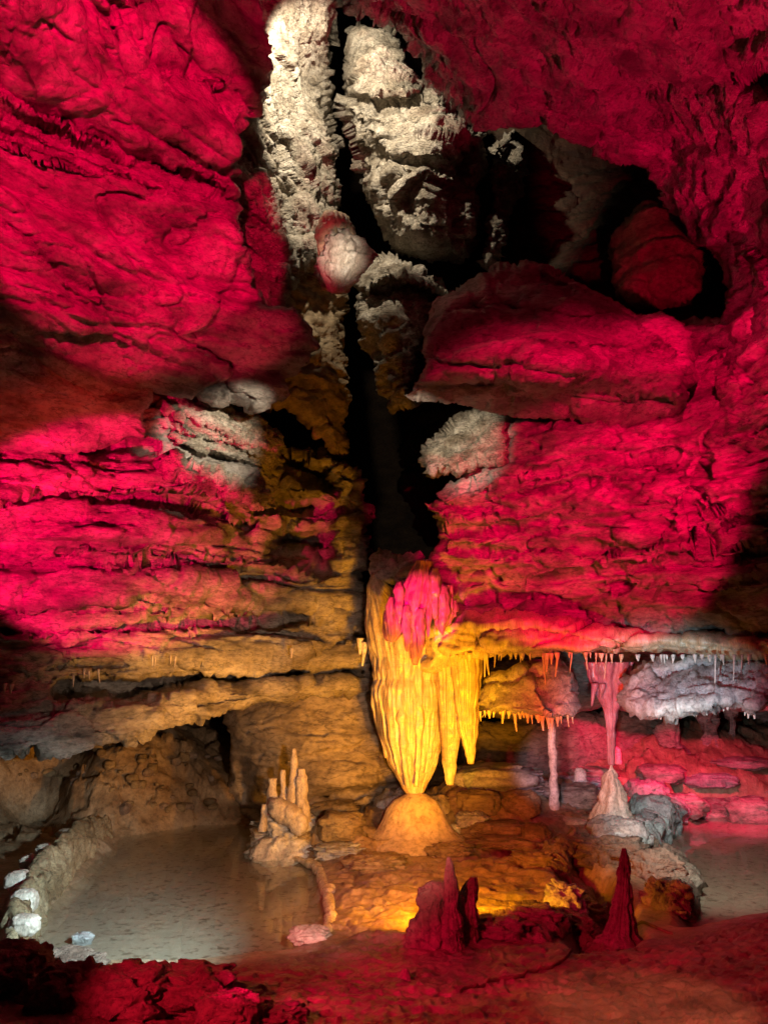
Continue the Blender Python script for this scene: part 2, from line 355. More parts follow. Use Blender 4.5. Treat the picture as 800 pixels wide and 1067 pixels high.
def floor_z(X, Y, detail=True):
    z = FT(X, Y)
    sL, sR = sdf(POOL_L, X, Y), sdf(POOL_R, X, Y); sM = sdf(MOUND, X, Y)
    p = np.stack([np.ravel(X), np.ravel(Y), np.ravel(z)], -1)
    def S(a): return a.reshape(np.shape(X))
    if detail:
        w = S(fbm(p*1.6, 4, .55))*.22; sL, sR, sM = sL+w*.7, sR+w*.7, sM+w
    z = np.maximum(z, .015+.05*sstep(0, .3, -sL))*(1-sstep(-.1, .1, sL))+(-.05)*sstep(-.1, .1, sL)
    z = z*(1-sstep(-.12, .12, sR))+(-.06)*sstep(-.12, .12, sR)
    for pit, dp in ((PIT, .34), (PIT2, .1)):
        s = sdf(pit, X, Y)
        if detail: s = s+w*.5
        z = z-dp*sstep(-.05, .25, s)
    if detail:
        m = sstep(-.15, .25, sM); dry = (1-sstep(-.2, .1, sL))*(1-sstep(-.2, .1, sR))
        n1, n2 = S(fbm(p*np.array([1.1, 2.2, 0])+3, 4, .55)), S(fbm(p*np.array([5, 8, 0])+8, 4, .6))
        t = (z+.13*n1)/.045+1.3*n2; k = np.floor(t); f = t-k
        ter = (k+sstep(.55, .95, f))*.045+.012*np.exp(-((f-.5)/.16)**2)
        z = z+m*dry*(ter-z)*.9+m*dry*.014*n2
        back = sstep(8.5, 11, Y)*(1-sM.clip(0, 1))
        fv, fe = facet(p*np.array([1.3, 1.3, .6])+5); fv2, _ = facet(p*np.array([4.3, 4.3, 2])+15)
        rub = sstep(9.5, 11, Y)*dry*(1-m)
        z = z+rub*(.17*S(fv)+.08*S(fv2)+.05*n2)
        mud = sstep(-.1, .3, sdf(MUD, X, Y))
        fv3, _ = facet(p*np.array([9, 11, 3])+25)
        z = z+mud*dry*(.05*S(fbm(p*np.array([2.2, 3, 0])+30, 5, .6))+.022*S(fbm(p*np.array([9, 13, 0])+50, 3, .6, True))+.02*S(fv3))
        z = z+.006*S(fbm(p*np.array([7, 9, 0])+70, 3))*(1-dry)
    return z
def hit(px, py):
    a, b = ray(px, py); Ys = np.linspace(3, 24, 500); zz = floor_z(a*Ys, Ys, False); r = H0+b*Ys
    i = np.argmax(r < zz) if (r < zz).any() else len(Ys)-1
    return np.array([a*Ys[i], Ys[i], zz[i]])
def build_floor():
    rows = np.r_[np.linspace(2200, 1330, 60)[:-1], np.linspace(1330, 1080, 130)[:-1], np.linspace(1080, 765, 430)]
    _, b = ray(0, rows); Y = -H0/b; Y = np.r_[Y[Y < 24], 25, 30, 40]
    u = np.r_[np.linspace(-700, -20, 60)[:-1], np.linspace(-20, 820, 560), np.linspace(820, 1500, 60)[1:]]
    X = (u[None]-400)/FPX*1.05*(Y[:, None]+.6); YY = Y[:, None]+0*X
    # ragged beds far behind
    Z = floor_z(X, YY)
    V = np.stack([X, YY, Z], -1).reshape(-1, 3); ny, nx = X.shape; i = np.arange(nx*ny).reshape(ny, nx)
    F = np.stack([i[:-1, :-1], i[:-1, 1:], i[1:, 1:], i[1:, :-1]], -1).reshape(-1, 4)
    o = struct(link_mesh('cave_floor', V, [F], M['floor']))
    a = o.data.attributes.new('mud', 'FLOAT', 'POINT'); a.data.foreach_set('value', sstep(-.25, .15, sdf(MUD, X, YY)+.3*fbm(V*2, 3).reshape(X.shape)).astype(np.float32).ravel())
    a = o.data.attributes.new('bed', 'FLOAT', 'POINT'); a.data.foreach_set('value', np.maximum(sstep(-.1, .15, sdf(POOL_L, X, YY)), sstep(-.1, .15, sdf(POOL_R, X, YY))).astype(np.float32).ravel())
    return o
def floor_material():
    m = M['floor']; nt = m.node_tree; N, L = nt.nodes, nt.links; b = N['Principled BSDF']
    src = b.inputs['Base Color'].links[0].from_socket
    def mixc(fac, a, c):
        x = N.new('ShaderNodeMix'); x.data_type = 'RGBA'; L.new(fac, x.inputs['Factor'])
        L.new(a, x.inputs['A'])
        if isinstance(c, tuple): x.inputs['B'].default_value = (*c, 1)
        else: L.new(c, x.inputs['B'])
        return x.outputs['Result']
    def attr(n): a = N.new('ShaderNodeAttribute'); a.attribute_name = n; return a.outputs['Fac']
    def spotted(c1, c2, s, lo, hi, st=(1, 1, 1)):
        g = N.new('ShaderNodeNewGeometry'); mp = N.new('ShaderNodeMapping'); mp.inputs['Scale'].default_value = st; L.new(g.outputs['Position'], mp.inputs[0])
        n = N.new('ShaderNodeTexNoise'); n.inputs['Scale'].default_value = s; n.inputs['Detail'].default_value = 6; n.inputs['Roughness'].default_value = .65; L.new(mp.outputs[0], n.inputs['Vector'])
        r = N.new('ShaderNodeValToRGB'); L.new(n.outputs['Fac'], r.inputs[0]); e = r.color_ramp.elements
        e[0].position, e[0].color, e[1].position, e[1].color = lo, (*c1, 1), hi, (*c2, 1); return r.outputs[0]
    mud = spotted((.1, .07, .05), (.34, .25, .18), 2.6, .32, .6)
    bed = spotted((.2, .145, .1), (.46, .38, .29), 12, .36, .46, (1, 1.0, 1))
    c = mixc(attr('mud'), src, mud); c = mixc(attr('bed'), c, bed); L.new(c, b.inputs['Base Color'])
floor_material(); build_floor()
# still, shallow cave water
wm = bpy.data.materials.new('clear_pool_water'); wm.use_nodes = True; nt = wm.node_tree; nt.nodes.clear()
o_ = nt.nodes.new('ShaderNodeOutputMaterial'); mix = nt.nodes.new('ShaderNodeMixShader'); tr = nt.nodes.new('ShaderNodeBsdfTransparent'); gl = nt.nodes.new('ShaderNodeBsdfGlossy'); fr = nt.nodes.new('ShaderNodeMath')
tr.inputs[0].default_value = (.9, .92, .9, 1); gl.inputs['Roughness'].default_value = .015
nz_ = nt.nodes.new('ShaderNodeTexNoise'); nz_.inputs['Scale'].default_value = 3; bp_ = nt.nodes.new('ShaderNodeBump'); bp_.inputs['Strength'].default_value = .015
tcw = nt.nodes.new('ShaderNodeNewGeometry'); nt.links.new(tcw.outputs['Position'], nz_.inputs['Vector']); nt.links.new(nz_.outputs['Fac'], bp_.inputs['Height'])
nt.links.new(bp_.outputs[0], gl.inputs['Normal'])
dt = nt.nodes.new('ShaderNodeVectorMath'); dt.operation = 'DOT_PRODUCT'; nt.links.new(tcw.outputs['Incoming'], dt.inputs[0]); nt.links.new(bp_.outputs[0], dt.inputs[1])
def mth(op, a, b):
    k = nt.nodes.new('ShaderNodeMath'); k.operation = op
    for i, v in enumerate((a, b)):
        if isinstance(v, float): k.inputs[i].default_value = v
        else: nt.links.new(v, k.inputs[i])
    return k.outputs[0]
sch = mth('POWER', mth('SUBTRACT', 1., mth('ABSOLUTE', dt.outputs['Value'], 0.)), 5.)
fr.operation = 'MULTIPLY_ADD'; nt.links.new(sch, fr.inputs[0]); fr.inputs[1].default_value = .75; fr.inputs[2].default_value = .035
nt.links.new(fr.outputs[0], mix.inputs[0]); nt.links.new(tr.outputs[0], mix.inputs[1]); nt.links.new(gl.outputs[0], mix.inputs[2]); nt.links.new(mix.outputs[0], o_.inputs[0])
for pl in (POOL_L, POOL_R):
    c = np.mean(pl, 0); ring = [(c+(p-c)*1.12) for p in pl]
    V = np.array([[p[0], p[1], 0.] for p in ring]+[[c[0], c[1], 0.]]); n = len(ring)
    struct(link_mesh('pool_water', V, [np.array([[(i+1) % n, i, n] for i in range(n)])], wm, smooth=False))
# ------------------------------------------------------------------ rock masses
def D(st=.12, sf=3., n=.05, nf=2.5, fa=0., ff=1.2, fst=(1, 1, 1), seed=0., warp=.6, fine=.02, dip=(0, 0), fine_f=9, stsharp=.3, cr=.07, crf=1.):
    def f(V, Q, e):
        p = V.copy(); p[:, 2] = p[:, 2]+dip[0]*p[:, 0]+dip[1]*p[:, 1]
        d = 0
        if st: d = d+st*strata(p, sf, warp, seed, stsharp)+.4*st*strata(p, sf*2.7, warp, seed+3, .25)
        d = d+n*fbm(V*nf+seed, 4, .55)+fine*fbm(V*fine_f+seed, 3, .6, True)
        if cr:   # thin meandering fissures along the bedding, and shallow spalls between them
            g = p*np.array([.55, .55, 2.3])*crf+.35*perlin(p*1.1+seed)[:, None]+seed
            q1 = perlin(g); q2 = perlin(g*2.3+7)
            d = d-cr*np.exp(-(q1/.035)**2)*(perlin(p*.8+3+seed) > -.15)-.55*cr*np.exp(-(q2/.05)**2)*(perlin(p*1.3+8+seed) > 0)
            d = d+cr*.9*np.clip(q1*4, -1, 1)*.5+cr*.5*np.clip(q2*5, -1, 1)*.5
        if fa:
            a, b = facet(p*np.array(fst)*ff+seed); d = d+fa*a-.25*fa*np.exp(-(b/.06)**2)
            a, b = facet(p*np.array(fst)*ff*2.9+seed+4); d = d+.35*fa*a
        return d
    return f
# back of the cave behind every gap, its shade put into the rock colour
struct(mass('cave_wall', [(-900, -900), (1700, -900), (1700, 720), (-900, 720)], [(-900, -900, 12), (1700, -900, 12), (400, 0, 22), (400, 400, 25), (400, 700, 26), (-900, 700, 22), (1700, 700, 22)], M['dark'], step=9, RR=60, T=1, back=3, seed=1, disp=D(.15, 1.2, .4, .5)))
struct(mass('cave_wall', [(-900, 690), (1700, 690), (1700, 840), (-900, 840)], [(-900, 690, 19), (400, 690, 18), (1700, 690, 19), (-900, 840, 17), (400, 840, 17), (700, 780, 17.5), (1700, 840, 17)], M['wall'], step=5, RR=30, T=1, back=3, seed=2, disp=D(.2, 2, .3, 1)))
# upper left wall: overhanging red brow
struct(mass('cave_wall', [(-420, -420), (200, -420), (262, -60), (262, 0), (268, 60), (262, 118), (247, 172), (243, 212), (256, 262), (272, 288), (280, 312), (298, 328), (309, 352), (307, 384), (290, 412), (268, 424), (240, 414), (165, 412), (150, 425), (155, 455), (-420, 540)],
    [(-420, -420, 2.2), (200, -420, 3.), (0, 0, 4.4), (250, 0, 5.6), (0, 110, 5.3), (250, 215, 6.9), (0, 250, 5.9), (250, 300, 7.5), (0, 420, 7.2), (200, 405, 8.2), (305, 360, 8.2), (-420, 200, 4), (-420, 500, 5.5), (0, 330, 6.3), (200, 340, 7.5), (0, 455, 7.6)],
    M['wall'], RR=9, T=.15, back=1.1, seed=3, jag=5,
    feats=[('above', [(-60, 75), (0, 100), (100, 150), (180, 190), (250, 212)], 16, .42), ('above', [(-60, 110), (0, 140), (70, 170), (160, 210)], 12, .3), ('groove', [(-40, 90), (60, 145), (240, 210)], 9, .3), ('groove', [(140, 120), (200, 165), (240, 180)], 7, .2), ('above', [(0, 240), (90, 300), (150, 310), (240, 385)], 10, .18), ('below', [(0, 330), (150, 355), (250, 398)], 22, .15),
           ('vgroove', [(118, 0), (122, 60), (130, 95)], 5, .12), ('above', [(150, 70), (255, 90)], 12, .15)],
    disp=D(.13, 2.0, .1, 1.3, .07, 1.1, (.7, .7, 1.8), seed=2, warp=.7, fine=.02, cr=.1, crf=.9, stsharp=.16)))
# lower left wall with the long shelf
struct(mass('cave_wall', [(-420, 380), (0, 400), (170, 400), (240, 405), (262, 440), (300, 470), (340, 472), (372, 492), (384, 530), (384, 600), (389, 650), (388, 690), (392, 715), (350, 722), (300, 733), (250, 744), (150, 767), (60, 783), (0, 790), (-420, 850)],
    [(-420, 380, 5.2), (0, 420, 8.), (200, 415, 9.1), (340, 480, 10.6), (384, 540, 11.), (0, 470, 7.7), (200, 480, 9.), (0, 520, 7.8), (200, 540, 9.2), (0, 560, 8.5), (200, 570, 9.6), (330, 560, 10.9), (0, 600, 8.5), (200, 620, 9.7), (330, 610, 10.8), (388, 640, 11.2), (0, 660, 8.9), (200, 665, 9.9), (0, 700, 8.8), (200, 700, 9.8), (385, 700, 11), (0, 780, 8.1), (150, 760, 9), (300, 728, 10.3), (-420, 600, 5.8), (-420, 840, 5.6)],
    M['wall'], RR=16, T=.5, back=3, seed=4, jag=4,
    feats=[('below', [(-50, 515), (60, 518), (200, 522), (310, 552)], 16, .75), ('below', [(60, 576), (200, 580), (300, 590)], 8, .3), ('above', [(-40, 664), (100, 660), (240, 652), (384, 640)], 10, .4), ('below', [(-40, 455), (60, 458), (165, 462)], 10, .45), ('groove', [(0, 592), (100, 590), (250, 600), (320, 598)], 4, .14), ('above', [(0, 642), (80, 636), (200, 640), (330, 640)], 7, .12),
           ('below', [(20, 700), (90, 690), (200, 685), (380, 668)], 12, .18), ('groove', [(70, 724), (150, 716), (260, 706), (360, 700)], 8, .9), ('above', [(0, 745), (110, 738), (250, 720), (340, 706)], 7, .16), ('groove', [(40, 672), (105, 669)], 7, .25),
           ('below', [(170, 443), (240, 468), (290, 500)], 14, .2), ('below', [(60, 462), (170, 466)], 8, .1), ('groove', [(290, 562), (346, 574)], 18, 1.7), ('groove', [(280, 478), (340, 500)], 14, 1.2), ('groove', [(262, 522), (330, 530)], 8, .9), ('above', [(250, 552), (384, 540)], 8, .35), ('groove', [(250, 650), (330, 636)], 4, .2), ('below', [(0, 628), (140, 620), (260, 626)], 9, .16)],
    disp=D(.12, 2.7, .08, 2.0, .09, 1.7, (.6, .6, 2.2), seed=5, warp=.6, fine=.025, cr=.1, crf=1.3, stsharp=.16)))
# rounded scalloped wall behind the small stalagmites
struct(mass('cave_wall', [(238, 735), (300, 712), (400, 690), (440, 700), (455, 800), (430, 860), (395, 880), (330, 884), (300, 880), (262, 870), (244, 850), (236, 800)],
    [(240, 740, 11.9), (300, 720, 11.8), (400, 700, 12), (320, 780, 11.3), (250, 850, 12.2), (380, 820, 11.3), (320, 870, 11.6), (450, 800, 12.4), (430, 860, 12.)],
    M['smooth'], RR=35, T=.7, back=2.5, seed=6, jag=3, feats=[('below', [(290, 795), (330, 783), (390, 765)], 12, .2), ('groove', [(320, 836), (370, 826), (420, 815)], 5, .35), ('groove', [(310, 862), (350, 846), (390, 838)], 4, .25), ('vgroove', [(250, 790), (262, 840)], 7, .3)],
    disp=D(.03, 5, .1, 1.8, .03, 2, seed=7, fine=.012)))
# side wall of the upper cleft, pale and ragged
struct(mass('cleft_wall', [(225, -160), (345, -160), (352, -20), (350, 40), (340, 70), (345, 110), (352, 150), (345, 215), (352, 250), (348, 285), (320, 292), (300, 300), (290, 330), (255, 320), (225, 250)],
    [(225, -160, 5.5), (345, -160, 7.5), (250, 0, 7.4), (345, 0, 9), (250, 150, 8.2), (340, 150, 9.9), (250, 250, 8.7), (345, 270, 10), (290, 320, 9.4)],
    M['pale'], RR=22, T=.7, back=2, seed=8, jag=5, step=1.7,
    feats=[('above', [(250, 160), (300, 205), (350, 215)], 12, .3), ('above', [(245, 215), (300, 250), (340, 250)], 10, .3), ('above', [(250, 262), (300, 290), (340, 290)], 8, .25), ('groove', [(300, 150), (320, 200)], 8, .25)],
    disp=D(.07, 2.6, .12, 1.5, .15, 1.1, (1, 1, 1.6), seed=9, warp=1.1, fine=.03, dip=(1.1, 0), cr=.06)))
# lower cleft wall, brown
struct(mass('cleft_wall', [(262, 280), (345, 275), (362, 310), (364, 330), (358, 365), (366, 385), (360, 430), (361, 470), (352, 478), (320, 440), (296, 425), (262, 430)],
    [(262, 290, 9.6), (350, 290, 10.6), (350, 380, 10.6), (300, 400, 9.9), (350, 470, 10.5)],
    M['brown'], RR=18, T=.6, back=2, seed=10, jag=4, disp=D(.06, 3, .08, 2.5, .09, 2, seed=11)))
# dark slot walls right of the cleft
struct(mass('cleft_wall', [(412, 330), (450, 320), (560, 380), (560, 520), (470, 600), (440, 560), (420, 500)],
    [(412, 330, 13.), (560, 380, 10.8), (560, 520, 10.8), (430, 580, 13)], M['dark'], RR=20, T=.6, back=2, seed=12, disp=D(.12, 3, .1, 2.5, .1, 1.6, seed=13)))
# alcove at the upper right
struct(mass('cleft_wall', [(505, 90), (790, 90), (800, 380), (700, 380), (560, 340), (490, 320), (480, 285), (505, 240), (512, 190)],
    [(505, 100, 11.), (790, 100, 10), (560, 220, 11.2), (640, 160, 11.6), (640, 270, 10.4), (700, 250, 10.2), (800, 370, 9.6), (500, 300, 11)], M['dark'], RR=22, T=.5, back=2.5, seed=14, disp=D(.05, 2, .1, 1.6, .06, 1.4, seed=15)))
# ceiling that comes over the viewer at the upper right
struct(mass('cave_ceiling', [(330, -420), (362, -40), (368, 6), (392, 18), (412, 34), (432, 58), (440, 84), (470, 104), (500, 132), (530, 134), (565, 130), (600, 150), (640, 162), (676, 178), (690, 192), (686, 208), (712, 232), (742, 264), (757, 300), (750, 338), (728, 352), (738, 400), (1200, 520), (1200, -420)],
    [(330, -420, 2.8), (370, 0, 5.9), (440, 80, 6.9), (500, 130, 7.4), (690, 190, 7.6), (757, 300, 7.6), (740, 380, 7.7), (600, 0, 4.9), (600, 100, 6.5), (800, 0, 4.), (800, 120, 5.4), (800, 250, 6.6), (800, 380, 7.), (1200, -420, 2), (1200, 100, 3.6), (1200, 500, 5)],
    M['ceiling'], RR=30, T=.5, back=.45, seed=16, jag=5,
    feats=[('groove', [(560, 100), (640, 130), (700, 165)], 8, .12), ('groove', [(780, 92), (830, 70)], 14, .7), ('above', [(700, 240), (780, 260), (830, 330)], 14, .15)],
    disp=D(.06, 1.6, .15, 1.1, .06, 1.6, seed=17, fine=.035, fine_f=6, cr=.06, crf=1.5)))
# right wall in beds below the big ledge
struct(mass('cave_wall', [(690, 345), (740, 330), (1200, 300), (1200, 680), (800, 664), (640, 660), (560, 652), (470, 650), (440, 642), (418, 622), (416, 600), (432, 584), (452, 566), (444, 545), (441, 532), (452, 512), (480, 488), (520, 470), (524, 432), (600, 430)],
    [(440, 540, 9.5), (480, 500, 9.3), (560, 460, 8.8), (700, 420, 7.9), (740, 340, 8), (800, 370, 6.8), (1200, 300, 4.5), (560, 540, 8.9), (800, 500, 7.2), (800, 560, 7.5), (800, 650, 8.1), (640, 650, 9), (600, 600, 8.9), (450, 600, 9.7), (420, 605, 9.9), (460, 645, 9.9), (1200, 660, 5.5), (700, 600, 8.2)],
    M['wall'], RR=16, T=.45, back=2.5, seed=18, jag=5,
    feats=[('below', [(560, 600), (640, 592), (700, 572), (800, 560)], 14, .16), ('groove', [(470, 570), (600, 575), (700, 565), (830, 540)], 4, .12), ('above', [(450, 510), (560, 495), (700, 470)], 9, .14), ('vgroove', [(642, 610), (655, 650)], 5, .14), ('groove', [(540, 520), (600, 505), (660, 508)], 4, .14),
           ('below', [(450, 548), (520, 545), (570, 540)], 8, .18), ('groove', [(480, 630), (560, 622), (620, 640)], 5, .15), ('above', [(745, 590), (820, 575)], 5, .1), ('vgroove', [(735, 480), (722, 520), (735, 560)], 5, .13), ('groove', [(735, 535), (830, 510)], 3, .1), ('groove', [(735, 610), (830, 600)], 3, .1)],
    disp=D(.12, 2.6, .08, 2.0, .09, 1.6, (.7, .7, 2.), seed=19, warp=.7, fine=.025, cr=.1, crf=1.3, stsharp=.16)))
# projecting lip of flowstone on the right with the fringe below it
struct(mass('flowstone_shelf', [(440, 650), (470, 638), (540, 632), (580, 640), (640, 654), (760, 660), (1200, 668), (1200, 712), (860, 692), (800, 686), (700, 684), (640, 686), (600, 684), (560, 686), (520, 684), (480, 690), (440, 700)],
    [(440, 660, 9.9), (540, 635, 9.2), (540, 680, 9.), (640, 670, 8.8), (800, 670, 8.), (1200, 690, 5.6), (450, 695, 9.9)],
    M['flow'], RR=13, T=.6, back=3.2, seed=20, jag=4, jags=.05, feats=[('below', [(470, 660), (560, 655), (640, 668), (800, 674)], 6, .1)], disp=D(.035, 8, .05, 3, .04, 3, seed=21, fine=.02)))
# underside of the recess behind the lip
struct(mass('cave_ceiling', [(470, 640), (1200, 640), (1200, 745), (900, 740), (800, 735), (700, 740), (610, 735), (560, 742), (480, 740)],
    [(470, 640, 11.5), (1200, 640, 9), (1200, 740, 12), (480, 740, 12.5), (700, 700, 12)], M['wall'], step=3, RR=20, T=.6, back=4, seed=22, disp=D(.1, 4, .1, 2)))
# smooth pinkish wall at the back
struct(mass('cave_wall', [(478, 760), (500, 752), (600, 740), (650, 742), (700, 750), (700, 790), (600, 800), (540, 810), (480, 815)],
    [(480, 780, 13.6), (560, 775, 13.2), (690, 770, 15), (600, 750, 13.8)], M['smooth'], RR=22, T=.4, back=1.5, seed=23, disp=D(.03, 4, .06, 2, seed=3)))
def top_empty(name, px, py, Y=None, z=None):
    return empty(name, tuple(at(px, py, Y)))
# ---------------- free rocks of the upper cleft
o = mass('wedged_boulder', [(359, 34), (374, 18), (400, 24), (424, 46), (440, 82), (474, 112), (508, 138), (513, 170), (499, 198), (497, 240), (491, 268), (448, 270), (414, 262), (392, 232), (376, 190), (374, 160), (358, 130), (354, 78)],
    [(375, 40, 9.3), (430, 100, 9), (500, 160, 9.4), (380, 180, 9.6), (440, 180, 8.9), (480, 260, 9.5), (420, 250, 9.6)], M['pale'], RR=32, T=.9, back=1.6, seed=30, jag=5, step=1.7,
    feats=[('above', [(370, 128), (440, 135), (510, 165)], 8, .3), ('above', [(375, 165), (430, 168), (490, 180)], 8, .3), ('above', [(380, 118), (430, 108), (480, 130)], 6, .22), ('below', [(380, 150), (440, 160), (480, 172)], 6, .2), ('groove', [(360, 100), (385, 112), (440, 104)], 5, .25), ('vgroove', [(488, 150), (484, 260)], 6, .2)],
    disp=D(.06, 2.4, .1, 1.1, .17, .95, (1, 1, 1.5), seed=31, warp=.9, fine=.028, cr=.06))
tag(o, 'huge buff boulder wedged high in the dark cleft at the top of the cave', 'boulder')
o = mass('rock_fin', [(512, 150), (536, 134), (546, 160), (542, 200), (530, 232), (520, 272), (503, 282), (507, 240), (512, 205)], [(515, 150, 10.), (540, 180, 10.4), (510, 270, 9.9)], M['pale'], RR=8, T=.3, back=.8, seed=32, jag=4, disp=D(.07, 5, .07, 3, .08, 3, seed=33, fine=.04))
tag(o, 'thin upright blade of pale rock just right of the wedged boulder', 'rock')
o = mass('rounded_boulder', [(372, 292), (384, 276), (404, 266), (430, 270), (452, 288), (470, 304), (458, 330), (446, 370), (436, 420), (408, 430), (388, 380), (374, 330)], [(380, 290, 9.9), (430, 285, 9.4), (460, 310, 9.8), (420, 400, 10.1)], M['pale'], RR=26, T=.7, back=1.2, seed=34, jag=4, feats=[('below', [(376, 306), (400, 292), (440, 296), (468, 310)], 22, .5)], disp=D(.05, 4, .09, 2.5, .1, 2.4, seed=35, fine=.04))
tag(o, 'rounded boulder with a pale top and black underside below the wedged boulder', 'boulder')
e = top_empty('flowstone_lump', 352, 305, 9.1)
tag(e, 'cream flowstone lump bulging into the cleft below the ragged pale wall', 'flowstone')
lathe('fluted_cap', [(340, 352, 222), (333, 362, 228), (330, 368, 240), (331, 372, 262), (334, 372, 275)], 9.05, M['dome'], e, .8, 60, 40, 3, 22, .3, .08, 5)
lathe('lumpy_base', [(340, 366, 246), (334, 380, 262), (331, 383, 274), (332, 376, 286), (338, 366, 298), (346, 358, 305)], 8.9, M['stal'], e, .9, 70, 50, 5, 9, .2, .1, 6, fac=4)
o = mass('hanging_boulder', [(640, 240), (672, 208), (700, 212), (724, 240), (738, 275), (735, 305), (700, 318), (664, 322), (640, 305), (632, 270)], [(640, 250, 9.2), (700, 220, 9.), (690, 270, 8.8), (735, 300, 8.9)], M['brown'], RR=30, T=.6, back=1.2, seed=36, jag=3, disp=D(.02, 3, .06, 3, .03, 3, seed=37, fine=.03, fine_f=14))
tag(o, 'rusty brown boulder filling the alcove at the upper right', 'boulder')
# ---------------- big ledge block
o = mass('rock_ledge', [(420, 412), (430, 398), (440, 378), (448, 340), (458, 314), (480, 298), (505, 283), (548, 268), (575, 275), (600, 292), (640, 316), (668, 330), (690, 326), (716, 346), (724, 378), (716, 412), (700, 440), (640, 452), (590, 440), (540, 428), (480, 419)],
    [(424, 410, 7.5), (450, 330, 7.7), (550, 275, 7.9), (550, 330, 7.1), (480, 370, 7.1), (600, 380, 6.7), (560, 400, 6.9), (640, 330, 7.3), (700, 350, 7.2), (700, 400, 7.1), (640, 440, 8.1), (560, 425, 8.), (480, 416, 7.7)],
    M['wall'], RR=12, T=.35, back=2.2, seed=38, jag=3.5, feats=[('below', [(424, 398), (500, 392), (600, 404), (700, 412)], 30, .35), ('above', [(450, 368), (520, 350), (620, 365), (700, 380)], 20, .25), ('groove', [(470, 330), (520, 320), (600, 330), (670, 340)], 5, .15), ('groove', [(560, 285), (640, 330), (700, 370)], 4, .16), ('groove', [(500, 375), (600, 385)], 4, .1), ('vgroove', [(505, 290), (515, 340)], 8, -.15)],
    disp=D(.022, 3.5, .07, 1.5, .04, 2, (1, 1, 1.3), seed=39, warp=.8, fine=.022))
tag(o, 'great red lit ledge of bedded rock jutting left from the right wall', 'rock ledge')
o = mass('broken_block', [(436, 478), (446, 458), (470, 436), (498, 428), (524, 432), (530, 460), (522, 480), (480, 492), (450, 496)], [(440, 480, 9.5), (490, 435, 9.3), (525, 450, 8.9), (500, 490, 9.1)], M['pale'], RR=14, T=.4, back=1, seed=40, jag=4, disp=D(.06, 6, .06, 3, .09, 3.4, (1, 1, 1.7), seed=41, fine=.04, dip=(-.3, 0)))
tag(o, 'grey bedded block wedged under the tip of the great ledge', 'rock')
o = mass('broken_ledge', [(162, 414), (178, 408), (216, 408), (240, 420), (262, 432), (290, 456), (296, 480), (280, 492), (250, 486), (220, 478), (190, 470), (172, 448)], [(165, 415, 8.7), (230, 415, 8.9), (290, 470, 9.8), (190, 465, 8.8)], M['pale'], RR=14, T=.4, back=1, seed=42, jag=4, step=1.6, feats=[('below', [(170, 425), (220, 440), (290, 478)], 6, .25), ('below', [(176, 440), (220, 458), (280, 485)], 5, .2)], disp=D(.07, 6, .06, 3, .07, 3.4, (1, 1, 2.4), seed=43, fine=.05, dip=(.35, 0)))
tag(o, 'white lit ledge of shattered rock under the left brow', 'rock ledge')
o = mass('broken_ledge', [(170, 474), (188, 468), (194, 482), (230, 492), (268, 508), (290, 530), (262, 528), (210, 512), (176, 500)], [(175, 480, 8.5), (240, 500, 8.8), (285, 528, 9.2)], M['pale'], RR=7, T=.25, back=.6, seed=44, jag=4, step=1.6, disp=D(.04, 6, .06, 3, .09, 3.6, (1, 1, 1.5), seed=45, fine=.05))
tag(o, 'small pinkish ragged ledge below the white shattered one', 'rock ledge')
# ---------------- rocks hung with dripstone under the shelf
h1 = mass('hanging_rock', [(498, 724), (512, 700), (540, 690), (575, 688), (600, 700), (605, 722), (598, 750), (574, 755), (548, 748), (522, 744), (502, 748)], [(500, 730, 9.8), (550, 700, 9.7), (590, 740, 9.3), (560, 735, 9.3)], M['greyblue'], RR=10, T=.4, back=1.6, seed=46, jag=3, feats=[('vabove', [(542, 690), (560, 720), (580, 752)], 8, -.15)], disp=D(.02, 5, .04, 4, .05, 2.2, seed=47, fine=.025))
tag(h1, 'angular half grey half red block hanging under the shelf beside the yellow column', 'rock')
h2 = mass('hanging_rock', [(648, 722), (652, 704), (672, 690), (720, 682), (780, 682), (860, 690), (900, 700), (880, 735), (830, 730), (800, 722), (794, 738), (782, 746), (768, 734), (740, 742), (700, 746), (668, 744), (652, 736)], [(650, 720, 9), (700, 690, 8.9), (700, 735, 8.4), (790, 700, 8.2), (880, 710, 7.7)], M['greyblue'], RR=10, T=.4, back=1.8, seed=48, jag=3.5, feats=[('groove', [(690, 706), (720, 694), (760, 692)], 5, .15)], disp=D(.02, 5, .07, 5, .04, 3.2, seed=49, fine=.045, fine_f=12))
tag(h2, 'knobbly blue grey mass hanging under the shelf near the right edge', 'rock')
